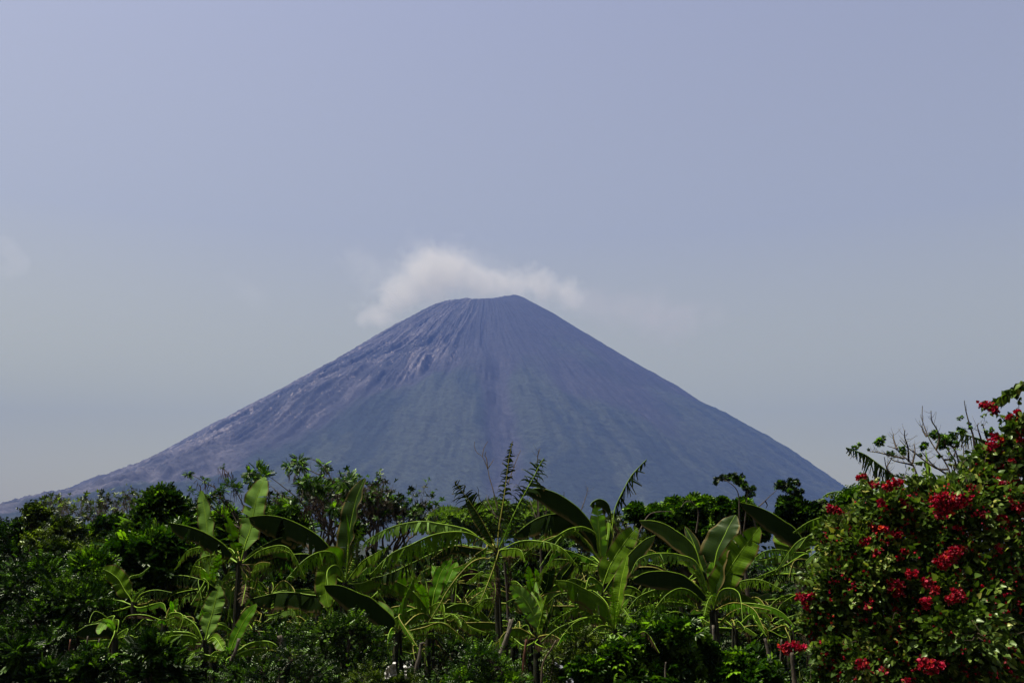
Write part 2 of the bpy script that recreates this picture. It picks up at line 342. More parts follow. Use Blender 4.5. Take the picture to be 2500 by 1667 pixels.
def banana_mat(name, c1, c2, trans, rough=0.42):
    """banana blade: colour by a tone per leaf, fine cross veins from the blade's own coordinates"""
    m, n, l = new_mat(name)
    out = n.new('ShaderNodeOutputMaterial'); p = n.new('ShaderNodeBsdfPrincipled'); tr = n.new('ShaderNodeBsdfTranslucent')
    mx = n.new('ShaderNodeMixShader'); mx.inputs[0].default_value = trans
    a = n.new('ShaderNodeAttribute'); a.attribute_name = 'lam'
    sx = n.new('ShaderNodeSeparateXYZ'); l.new(a.outputs['Vector'], sx.inputs[0])
    cb = n.new('ShaderNodeCombineXYZ'); l.new(sx.outputs['X'], cb.inputs[0]); l.new(sx.outputs['Z'], cb.inputs[2])
    nz = n.new('ShaderNodeTexNoise'); nz.inputs['Scale'].default_value = 55; nz.inputs['Detail'].default_value = 3; l.new(cb.outputs[0], nz.inputs['Vector'])
    n2 = n.new('ShaderNodeTexNoise'); n2.inputs['Scale'].default_value = 7; n2.inputs['Detail'].default_value = 4; l.new(a.outputs['Vector'], n2.inputs['Vector'])
    r = ramp(n, [(0.25, c1), (0.75, c2)])
    ad = n.new('ShaderNodeMath'); ad.operation = 'MULTIPLY_ADD'; ad.inputs[1].default_value = 0.5; l.new(nz.outputs['Fac'], ad.inputs[0])
    a2 = n.new('ShaderNodeMath'); a2.operation = 'MULTIPLY'; a2.inputs[1].default_value = 0.5; l.new(n2.outputs['Fac'], a2.inputs[0]); l.new(a2.outputs[0], ad.inputs[2])
    l.new(ad.outputs[0], r.inputs[0])
    # dry brown margin in places
    dr = n.new('ShaderNodeMapRange'); dr.inputs[1].default_value = 0.90; dr.inputs[2].default_value = 1.02
    dm = n.new('ShaderNodeMath'); dm.operation = 'MULTIPLY_ADD'; dm.inputs[1].default_value = 0.35
    l.new(n2.outputs['Fac'], dm.inputs[0]); l.new(sx.outputs['Y'], dm.inputs[2])
    sb = n.new('ShaderNodeMath'); sb.operation = 'SUBTRACT'; sb.inputs[1].default_value = 0.10; l.new(dm.outputs[0], sb.inputs[0]); l.new(sb.outputs[0], dr.inputs[0])
    dc = n.new('ShaderNodeMix'); dc.data_type = 'RGBA'; dc.inputs[7].default_value = (0.045, 0.034, 0.011, 1)
    l.new(dr.outputs[0], dc.inputs[0]); l.new(r.outputs[0], dc.inputs[6])
    b = n.new('ShaderNodeBump'); b.inputs['Strength'].default_value = 0.35; b.inputs['Distance'].default_value = 0.01
    l.new(nz.outputs['Fac'], b.inputs['Height']); l.new(b.outputs[0], p.inputs['Normal'])
    l.new(dc.outputs[2], p.inputs['Base Color']); p.inputs['Roughness'].default_value = rough; p.inputs['Specular IOR Level'].default_value = 0.04; p.inputs['Specular Tint'].default_value = (0.8, 1, 0.5, 1)
    mt = n.new('ShaderNodeMix'); mt.data_type = 'RGBA'; mt.blend_type = 'MULTIPLY'; mt.inputs[0].default_value = 1; mt.inputs[7].default_value = (1.5, 2.2, 0.30, 1)
    l.new(dc.outputs[2], mt.inputs[6]); l.new(mt.outputs[2], tr.inputs[0])
    l.new(p.outputs[0], mx.inputs[1]); l.new(tr.outputs[0], mx.inputs[2]); l.new(mx.outputs[0], out.inputs[0])
    return m
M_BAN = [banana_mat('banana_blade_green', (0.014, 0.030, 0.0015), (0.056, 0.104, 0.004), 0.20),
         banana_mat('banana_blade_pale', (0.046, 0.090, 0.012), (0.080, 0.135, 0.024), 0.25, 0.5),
         banana_mat('banana_blade_shaded', (0.003, 0.007, 0.001), (0.008, 0.017, 0.002), 0.05),  # shaded copy: the black of unlit undersides is put into the colour
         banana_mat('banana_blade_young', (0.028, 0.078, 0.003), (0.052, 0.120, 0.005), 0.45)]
M_RIB = bark_mat('banana_midrib', (0.068, 0.122, 0.006), (0.120, 0.190, 0.012), 6, 0.1, 0.45)
M_YRIB = bark_mat('yellow_midrib', (0.10, 0.095, 0.014), (0.15, 0.14, 0.025), 6, 0.1, 0.5)

# ------------------------------------------------------------------ tubes
def catmull(P, n):
    P = np.asarray(P, float)
    if len(P) == 2: return P[0] + (P[1] - P[0]) * np.linspace(0, 1, n)[:, None]
    Q = np.vstack([2 * P[0] - P[1], P, 2 * P[-1] - P[-2]])
    d = np.concatenate([[0], np.cumsum(np.linalg.norm(np.diff(P, axis=0), axis=1))]); d /= d[-1]
    out = []
    for t in np.linspace(0, 1, n):
        i = min(np.searchsorted(d, t, side='right') - 1, len(P) - 2)
        u = (t - d[i]) / max(d[i + 1] - d[i], 1e-9)
        p0, p1, p2, p3 = Q[i], Q[i + 1], Q[i + 2], Q[i + 3]
        out.append(0.5 * ((2 * p1) + (p2 - p0) * u + (2 * p0 - 5 * p1 + 4 * p2 - p3) * u * u + (3 * p1 - p0 - 3 * p2 + p3) * u ** 3))
    return np.array(out)
class Tubes:
    def __init__(s): s.V = []; s.F = []; s.n = 0
    def add(s, P, r0, r1=None, k=6, lump=0.0):
        P = np.asarray(P, float); m = len(P)
        r = np.linspace(r0, r0 if r1 is None else r1, m)
        T = np.gradient(P, axis=0); T /= np.linalg.norm(T, axis=1)[:, None] + 1e-12
        up = np.array([0.31, 0.9, 0.11]); A = np.cross(T, up); A /= np.linalg.norm(A, axis=1)[:, None] + 1e-12
        B = np.cross(T, A); a = np.linspace(0, 2 * math.pi, k, endpoint=False)
        rad = r[:, None] * (1 + (rng.random((m, k)) - 0.5) * lump)
        ring = P[:, None] + (A[:, None] * np.cos(a)[None, :, None] + B[:, None] * np.sin(a)[None, :, None]) * rad[..., None]
        i = np.arange(m - 1)[:, None]; j = np.arange(k)[None]; j2 = (j + 1) % k
        F = np.stack([i * k + j, i * k + j2, (i + 1) * k + j2, (i + 1) * k + j], -1).reshape(-1, 4) + s.n
        s.V.append(ring.reshape(-1, 3)); s.F.append(F); s.n += m * k
    def cap_add(s, P, r0, r1=None, k=8, lump=0.0):
        P = np.asarray(P, float); d = (P[-1] - P[-2]); d /= np.linalg.norm(d) + 1e-9
        s.add(np.vstack([P, P[-1] + d * 1e-3]), r0, r1, k, lump)
        s.V[-1][-k:] = s.V[-1][-2 * k:-k].mean(0)
    def obj(s, name, mat, parent=None):
        return mesh_obj(name, np.vstack(s.V), np.vstack(s.F), mat, parent)

# ------------------------------------------------------------------ leaves (instanced by numpy into one crown mesh)
def one_leaf(L=1.0, W=0.42, fold=0.25, droop=0.2, blunt=False):
    h = W / 2
    a, b = (0.35, 0.85) if blunt else (0.28, 0.68)
    V = np.array([[0, 0, 0], [a * L, h, fold * h], [b * L, h * (0.95 if blunt else 0.75), fold * h - droop * 0.4 * L], [L, 0, -droop * L],
                  [b * L, -h * (0.95 if blunt else 0.75), fold * h - droop * 0.4 * L], [a * L, -h, fold * h]])
    return V, np.array([[0, 3, 2, 1], [0, 5, 4, 3]])
def sprig(kind):
    Vs, Fs, n = [], [], 0
    def put(V, F, R_, t):
        nonlocal n
        Vs.append(V @ np.array(R_).T + np.array(t)); Fs.append(F + n); n += len(V)
    def rotz(a, dip=0.0):
        c, s_ = math.cos(a), math.sin(a); M = np.array([[c, -s_, 0], [s_, c, 0], [0, 0, 1]])
        return M @ np.array([[math.cos(dip), 0, math.sin(dip)], [0, 1, 0], [-math.sin(dip), 0, math.cos(dip)]])
    if kind == 'pinnate':            # long feather: 6 pairs of leaflets
        for k in range(6):
            x = 0.18 + 0.135 * k; z = -0.25 * x * x
            for sg in (-1, 1):
                V, F = one_leaf(0.30, 0.125, 0.3, 0.15, True); put(V, F, rotz(sg * 1.05, 0.25), (x, 0, z))
        V, F = one_leaf(0.30, 0.13, 0.3, 0.2, True); put(V, F, rotz(0, 0.3), (0.95, 0, -0.22))
    elif kind == 'palm':             # rosette of long oval leaflets
        for k in range(7):
            a = (k - 3) * 0.62
            V, F = one_leaf(0.62, 0.20, 0.3, 0.22, True); put(V, F, rotz(a, 0.2 + 0.12 * (k % 2)), (0.25, 0, 0))
    elif kind == 'twig':             # alternate single leaves on a twig
        for k in range(6):
            V, F = one_leaf(0.34, 0.19, 0.35, 0.2); put(V, F, rotz((1 if k % 2 else -1) * (0.8 + 0.1 * k % 3), 0.3), (0.12 + 0.15 * k, 0, 0))
    elif kind == 'heart':            # single heart-shaped leaf with its stalk's reach
        V = np.array([[0.0, 0, 0], [-0.10, 0.24, 0.08], [0.22, 0.42, 0.12], [0.60, 0.27, 0.02], [1.0, 0, -0.15], [0.60, -0.27, 0.02], [0.22, -0.42, 0.12], [-0.10, -0.24, 0.08]])
        F = np.array([[0, 3, 2, 1], [0, 4, 3, 3], [0, 7, 6, 5], [0, 5, 5, 4]])
        V = np.vstack([V, [[0.45, 0, -0.03]]])
        F = np.array([[0, 8, 2, 1], [8, 4, 3, 2], [0, 7, 6, 8], [8, 6, 5, 4]])
        return V, F
    elif kind == 'tuft':             # small far clump
        for k in range(5):
            V, F = one_leaf(0.7, 0.3, 0.2, 0.1); put(V, F, rotz(k * 1.26, -0.5 + 0.25 * (k % 3)), (0, 0, 0))
    elif kind == 'bract':            # three papery bracts round a small flower
        for k in range(3):
            V, F = one_leaf(1.0, 0.85, 0.5, -0.35); put(V, F, rotz(k * 2.094, -0.6), (0, 0, 0))
    return np.vstack(Vs), np.vstack(Fs)
SPR = {k: sprig(k) for k in ('pinnate', 'palm', 'twig', 'heart', 'tuft', 'bract')}
def clipn(n, k=1.5):
    return np.clip(rng.normal(size=(n, 3)), -k, k)
def leaf_cloud(P, D, S, kind, upb=0.6, tone=None):
    """P positions, D axis directions, S sizes -> V, F, tone"""
    T, F0 = SPR[kind]; n = len(P); k = len(T)
    X = D / (np.linalg.norm(D, axis=1)[:, None] + 1e-9)
    up = rng.normal(size=(n, 3)) * (1 - upb) + np.array([0, 0, 1.0]) * upb
    Y = np.cross(up, X); Y /= np.linalg.norm(Y, axis=1)[:, None] + 1e-9
    Z = np.cross(X, Y)
    V = P[:, None] + (X[:, None] * T[None, :, 0:1] + Y[:, None] * T[None, :, 1:2] + Z[:, None] * T[None, :, 2:3]) * S[:, None, None]
    F = (F0[None] + (np.arange(n) * k)[:, None, None]).reshape(-1, F0.shape[1])
    if tone is None: tone = rng.random(n)
    tone = np.asarray(tone) * 0.8 + (rng.random(n) < 0.10) * 0.45  # random sprigs brightened: sun sparkle painted into the tone
    tn = np.repeat(tone, k) + np.tile((np.arange(k) * 0.37) % 1.0, n) * 0.12 - 0.06
    return V.reshape(-1, 3), F, tn

def clump_points(C, r, n_cl, n_per, flat=0.8, spread=0.30):
    """points in small clumps over the outside of a lobe, with outward directions"""
    d = rng.normal(size=(n_cl, 3)); d[:, 2] = np.abs(d[:, 2]) * 0.9 - 0.25; d /= np.linalg.norm(d, axis=1)[:, None]
    rad = r * (0.25 + 0.62 * rng.random(n_cl) ** 0.5)
    cc = C + d * rad[:, None] * np.array([1, 1, flat])
    q = rng.normal(size=(n_cl, n_per, 3)) * (r * spread) * (0.5 + rng.random((n_cl, 1, 1)))
    q[..., 2] *= 0.75
    P = (cc[:, None] + q).reshape(-1, 3)
    D = (q / (np.linalg.norm(q, axis=2)[..., None] + 1e-9) + d[:, None] * 0.8 + np.array([0, 0, 0.15])).reshape(-1, 3)
    t = np.repeat(np.clip(rng.normal(0.5, 0.2, n_cl), 0, 1), n_per) + rng.normal(0, 0.12, n_cl * n_per)
    return P, D, np.clip(t, 0, 1), cc

def tree(name, label, cat, lobes, Y, base, kind='twig', size=0.22, n_cl=14, n_per=14, mat='mid', trunk_r=0.10, group=None, bark=None,
         upb=0.5, spread=0.30, dy=None, stems=1, bmat=None, fine=2.0):
    """lobes: (px, py, r px[, depth offset]); base: px of the trunk's foot"""
    k = ppm(Y)
    b = at(base, 1435, Y); b[2] = 0.0
    root = empty(name, b, label, cat, group)
    L = []
    for i, q in enumerate(lobes):
        off = q[3] if len(q) > 3 else (rng.random() - 0.5) * q[2] * k * 1.6
        C = at(q[0], q[1], Y + off); L.append((C, q[2] * k))
    cm = np.mean([c for c, r in L], axis=0)
    tb = Tubes(); tw = tb
    fork = b + (cm - b) * 0.45 + np.array([rng.normal() * 0.1, rng.normal() * 0.1, 0])
    for s_ in range(stems):
        j = rng.normal(size=3) * 0.12 * (s_ > 0); j[2] = 0
        f2 = fork + j * 3
        tb.add(catmull([b + j, b + j + (f2 - b - j) * 0.5 + rng.normal(size=3) * 0.05 * np.array([1, 1, 0.2]), f2], 9), trunk_r, trunk_r * 0.72, 8, 0.25)
    VV, FF, TT, nv = [], [], [], 0
    for C, r in L:
        mid = (fork + C) / 2 + rng.normal(size=3) * 0.12
        lp = catmull([fork, mid, C], 8)
        tb.add(lp, trunk_r * 0.6, trunk_r * 0.2, 6, 0.2)
        P, D, t, cc = clump_points(C, r, n_cl, int(n_per * fine), spread=spread)
        for c in cc:
            s0 = lp[rng.integers(4, 8)]
            tw.add(catmull([s0, (s0 + c) / 2 + rng.normal(size=3) * 0.06 * r, c], 5), trunk_r * 0.14 + 0.003, 0.003, 4)
        V, F, tn = leaf_cloud(P, D, size * (fine ** -0.5) * (0.55 + 0.75 * rng.random(len(P))), kind, upb, t)
        VV.append(V); FF.append(F + nv); TT.append(tn); nv += len(V)
    tb.obj('trunk', bark or M_BARK, root)
    mesh_obj('crown', np.vstack(VV), np.vstack(FF), M_LEAF[mat], root, tone=np.concatenate(TT), smooth=False)
    return root

# ------------------------------------------------------------------ banana leaves
def blade_profile(u):
    return np.minimum(1, (np.clip(u, 0, 1) / 0.16) ** 0.6) * np.minimum(1, (np.clip(1 - u, 0, 1) / 0.30) ** 0.6) * 0.98 + 0.02
def banana_leaf(parent, pts3, w, tear, roll, hang, mat, rib_mat, pet=0.14, fold=12, asym=1.0, r0=0.012):
    """a mid-rib along pts3 (base to tip); half blades of half-width w on both sides, split into strips where torn"""
    n = 44
    Rb = catmull(pts3, n); T = np.gradient(Rb, axis=0); T /= np.linalg.norm(T, axis=1)[:, None]
    view = np.array([0, 1.0, 0]); S = view - T * (T @ view)[:, None]; S /= np.linalg.norm(S, axis=1)[:, None] + 1e-9
    pic = np.cross(T, S)
    cr, sr = math.cos(R(roll)), math.sin(R(roll))
    S, Nn = S * cr + pic * sr, -S * sr + pic * cr
    if Nn[:, 2].mean() < 0: Nn = -Nn
    sarr = np.linspace(0, 1, n)
    seg_len = np.linalg.norm(Rb[-1] - Rb[0]) + 1e-6
    seed = rng.random() * 50
    VV, FF, UV, nv = [], [], [], 0
    LAT = 6
    G = np.array([0, 0, -1.0]); cf, sf = math.cos(R(fold)), math.sin(R(fold))
    for side in (-1, 1):
        ws = w * (asym if side > 0 else 1.0)
        s0 = pet
        while s0 < 0.995:
            tl = tear * (0.35 + 1.0 * rng.random()) if tear < 0.9 else 0.9 + 0.1 * rng.random()
            ln = (0.34 * (1 - min(tl, 1)) ** 2.2 + 0.011 + 0.012 * rng.random()) * (0.6 + 0.8 * rng.random())
            if tear <= 0.05: ln = 1.0
            s1 = min(1.0, s0 + ln)
            if 1.0 - s1 < 0.01: s1 = 1.0
            if tear > 0.9 and rng.random() < 0.04: s0 = s1; continue
            m = max(2, int((s1 - s0) * 46) + 1)
            ss = np.linspace(s0, s1, m)
            jh = rng.normal() * 0.26 * tear; jt = rng.normal() * 0.30 * tear; jl = 1 - 0.35 * rng.random() * tear
            if tear > 0.9 and rng.random() < 0.10: jl *= 0.4
            sc = (s0 + s1) / 2
            pos = None
            tl_ = np.linspace(0, 1, LAT)
            cur = np.stack([np.interp(ss, sarr, Rb[:, c]) for c in range(3)], -1)
            rowS = np.stack([np.interp(ss, sarr, S[:, c]) for c in range(3)], -1)
            rowN = np.stack([np.interp(ss, sarr, Nn[:, c]) for c in range(3)], -1)
            rowT = np.stack([np.interp(ss, sarr, T[:, c]) for c in range(3)], -1)
            u = (ss - pet) / (1 - pet)
            W = ws * blade_profile(u) * jl
            rows = [cur.copy()]
            for t in tl_[1:]:
                rip = 0.10 * np.sin(ss * 34 + seed + side) + 0.30 * (vnoise(ss * 9 + seed, ss * 0 + side * 3 + t) - 0.5)
                if hang >= 0.7: hb, inw = 0.93 + 0.07 * t, -0.10 * t
                elif tear > 0.9: hb, inw = hang * (0.15 + 1.2 * t * t), 0.0
                else: hb, inw = hang * (0.25 + 1.1 * t), 0.0
                h = np.clip(hb + jh * (0.6 if hang >= 0.7 else 1) + rip * 0.3 * t, 0, 1.0)[:, None]
                d = inw * side * rowS + (1 - h) * (side * rowS * cf + rowN * (sf + rip[:, None]) + rowT * (0.38 + jt)) + h * (G + rowT * jt * 1.1)
                d /= np.linalg.norm(d, axis=1)[:, None] + 1e-9
                cur = cur + d * (W / (LAT - 1))[:, None]
                rows.append(cur.copy())
            rows = np.array(rows)                                        # LAT x m x 3
            if tear > 0.05 and s1 - s0 < 0.9:
                c_ = rows.mean(1, keepdims=True)
                cc_ = min((0.15 + 0.50 * rng.random()) if tear < 0.9 else (0.40 + 0.45 * rng.random()), ((0.012 + 0.022 * rng.random()) if tear > 0.9 else (0.03 + 0.06 * rng.random()) * tear) / max((s1 - s0) * seg_len, 1e-3))
                f_ = 1 - cc_ * tl_[:, None, None] ** 0.8
                rows = c_ + (rows - c_) * f_
            VV.append(rows.reshape(-1, 3))
            i = np.arange(LAT - 1)[:, None]; j = np.arange(m - 1)[None]
            FF.append(np.stack([i * m + j, i * m + j + 1, (i + 1) * m + j + 1, (i + 1) * m + j], -1).reshape(-1, 4) + nv)
            uu = np.stack([np.broadcast_to(ss * seg_len, (LAT, m)), np.broadcast_to(tl_[:, None], (LAT, m)), np.full((LAT, m), seed)], -1)
            UV.append(uu.reshape(-1, 3)); nv += LAT * m
            s0 = s1
    lf = mesh_obj('leaf', np.vstack(VV), np.vstack(FF), mat, parent, uv=np.vstack(UV))
    tb = Tubes(); tb.add(Rb + np.array([0, 0, 0.003]), r0 * (0.7 + 0.4 * rng.random()), 0.0025, 6, 0.5)
    rb = tb.obj('midrib', rib_mat, lf)
    return lf

# look letters: C hanging curtain, F facing blade, K feather (fine strips both sides), S upright folded
def banana_plant(label, crown, Y, foot, leaves, trunk_r=0.060, extra=0, group='banana plants in front of the volcano', dead=1, spread=1.0):
    c = at(crown[0], crown[1], Y)
    b = at(foot[0], foot[1], Y); b = np.array([b[0], Y, 0.0])
    root = empty('banana_plant', b, label, 'banana plant', group)
    tb = Tubes(); top = c + np.array([0, 0, 0.06])
    bend = (b + c) / 2 + np.array([rng.normal() * 0.03, 0, 0])
    tb.add(catmull([b, bend, c, top], 14), trunk_r, trunk_r * 0.62, 10, 0.10)
    for q in range(3):                                                    # old leaf sheaths hugging the stem
        a = rng.random() * 6.28; o = np.array([math.cos(a), math.sin(a), 0]) * trunk_r * 0.75
        tb.add(catmull([b + (c - b) * 0.35 + o, b + (c - b) * 0.7 + o * 1.15, c + o * 0.9 + np.array([0, 0, 0.10])], 6), trunk_r * 0.45, trunk_r * 0.16, 6, 0.2)
    tb.obj('trunk', M_STEM, root)
    k = ppm(Y)
    for q in leaves:
        code, wpx, path = q[0], q[1], q[2]
        mt = q[3] if len(q) > 3 else 0
        pts = [tuple(map(float, z.split(','))) for z in path.split()]
        start = [crown] if code[-1] != '-' else []
        pts = start + pts
        sgn = rng.choice([-1, 1]) if code[0] != 'C' else rng.choice([-1, 1, 1])
        dep = sgn * (0.25 + 0.45 * rng.random()) * spread
        if len(q) > 4: dep = q[4]
        m = len(pts)
        P3 = [at(x, y, Y + dep * (i / (m - 1)) ** 1.2) for i, (x, y) in enumerate(pts)]
        tear = {'0': 0.10, '1': 0.74, '2': 0.92, '3': 1.0}[code[1]]
        if code[:2] == 'F1': tear = 0.34
        rib = M_YRIB if 'y' in code else M_RIB
        if code[0] == 'C': roll, hang, fold = rng.normal() * 8, 0.80, 0
        elif code[0] == 'F': roll, hang, fold = 82 + rng.normal() * 6, 0.10, 10
        elif code[0] == 'S': roll, hang, fold = 48 * rng.choice([-1, 1]), 0.30, 25
        else: roll, hang, fold = 84, 0.55, 0
        if 'l' in code: roll = -abs(roll)
        if 'r' in code: roll = abs(roll)
        L3 = np.linalg.norm(np.array(P3[0]) - np.array(P3[-1]))
        pet = min(0.4, 0.10 + 0.10 * rng.random()) if start else 0.02
        banana_leaf(root, P3, wpx * k, tear, roll, hang, M_DRY if mt == 9 else M_BAN[mt], rib, pet=pet, fold=fold, r0=min(0.017, 0.008 + 0.003 * L3))
    for q in range(extra):                                                # further torn leaves all round the crown
        a = math.pi * (0.5 + 0.75 * rng.normal() * 0.8); Ln = (0.7 + 0.7 * rng.random()) * spread; rise = -0.05 + 0.30 * rng.random()
        d = np.array([math.cos(a), math.sin(a), 0])
        P3 = [c, c + d * Ln * 0.35 + np.array([0, 0, Ln * rise]), c + d * Ln * 0.75 + np.array([0, 0, Ln * rise * 0.9]), c + d * Ln + np.array([0, 0, Ln * (rise * 0.5 - 0.2)])]
        if rng.random() < 0.15:                                           # snapped: the outer part hangs straight down
            P3[2] = P3[1] + d * Ln * 0.22 + np.array([0, 0, -Ln * 0.12]); P3[3] = P3[2] + d * Ln * 0.06 + np.array([0, 0, -Ln * 0.45])
        P3 = [P3[0]] + [v + rng.normal(size=3) * 0.05 for v in P3[1:]]
        banana_leaf(root, P3, (0.10 + 0.10 * rng.random()) * spread, rng.choice([0.7, 0.95, 1.0]), rng.normal() * 20, 0.72, M_DRY if rng.random() < 0.08 else M_BAN[rng.choice([0, 0, 2, 1, 3])], M_YRIB if rng.random() < 0.3 else M_RIB, pet=0.15, fold=0)
    for q in range(dead):                                                 # dead leaves hang down along the stem
        a = rng.random() * 2 * math.pi; d = np.array([math.cos(a), math.sin(a) , 0])
        Ln = 0.5 + 0.4 * rng.random()
        P3 = [c, c + d * 0.16 + np.array([0, 0, -0.02]), c + d * 0.24 + np.array([0, 0, -0.3 * Ln]), c + d * 0.20 + np.array([0, 0, -Ln])]
        lf = banana_leaf(root, P3, 0.09, 1.0, 60, 0.8, M_DRY, M_DRY, pet=0.1, fold=0, r0=0.012)
        tag(lf, 'dead brown leaf hanging along the stem')
    return root

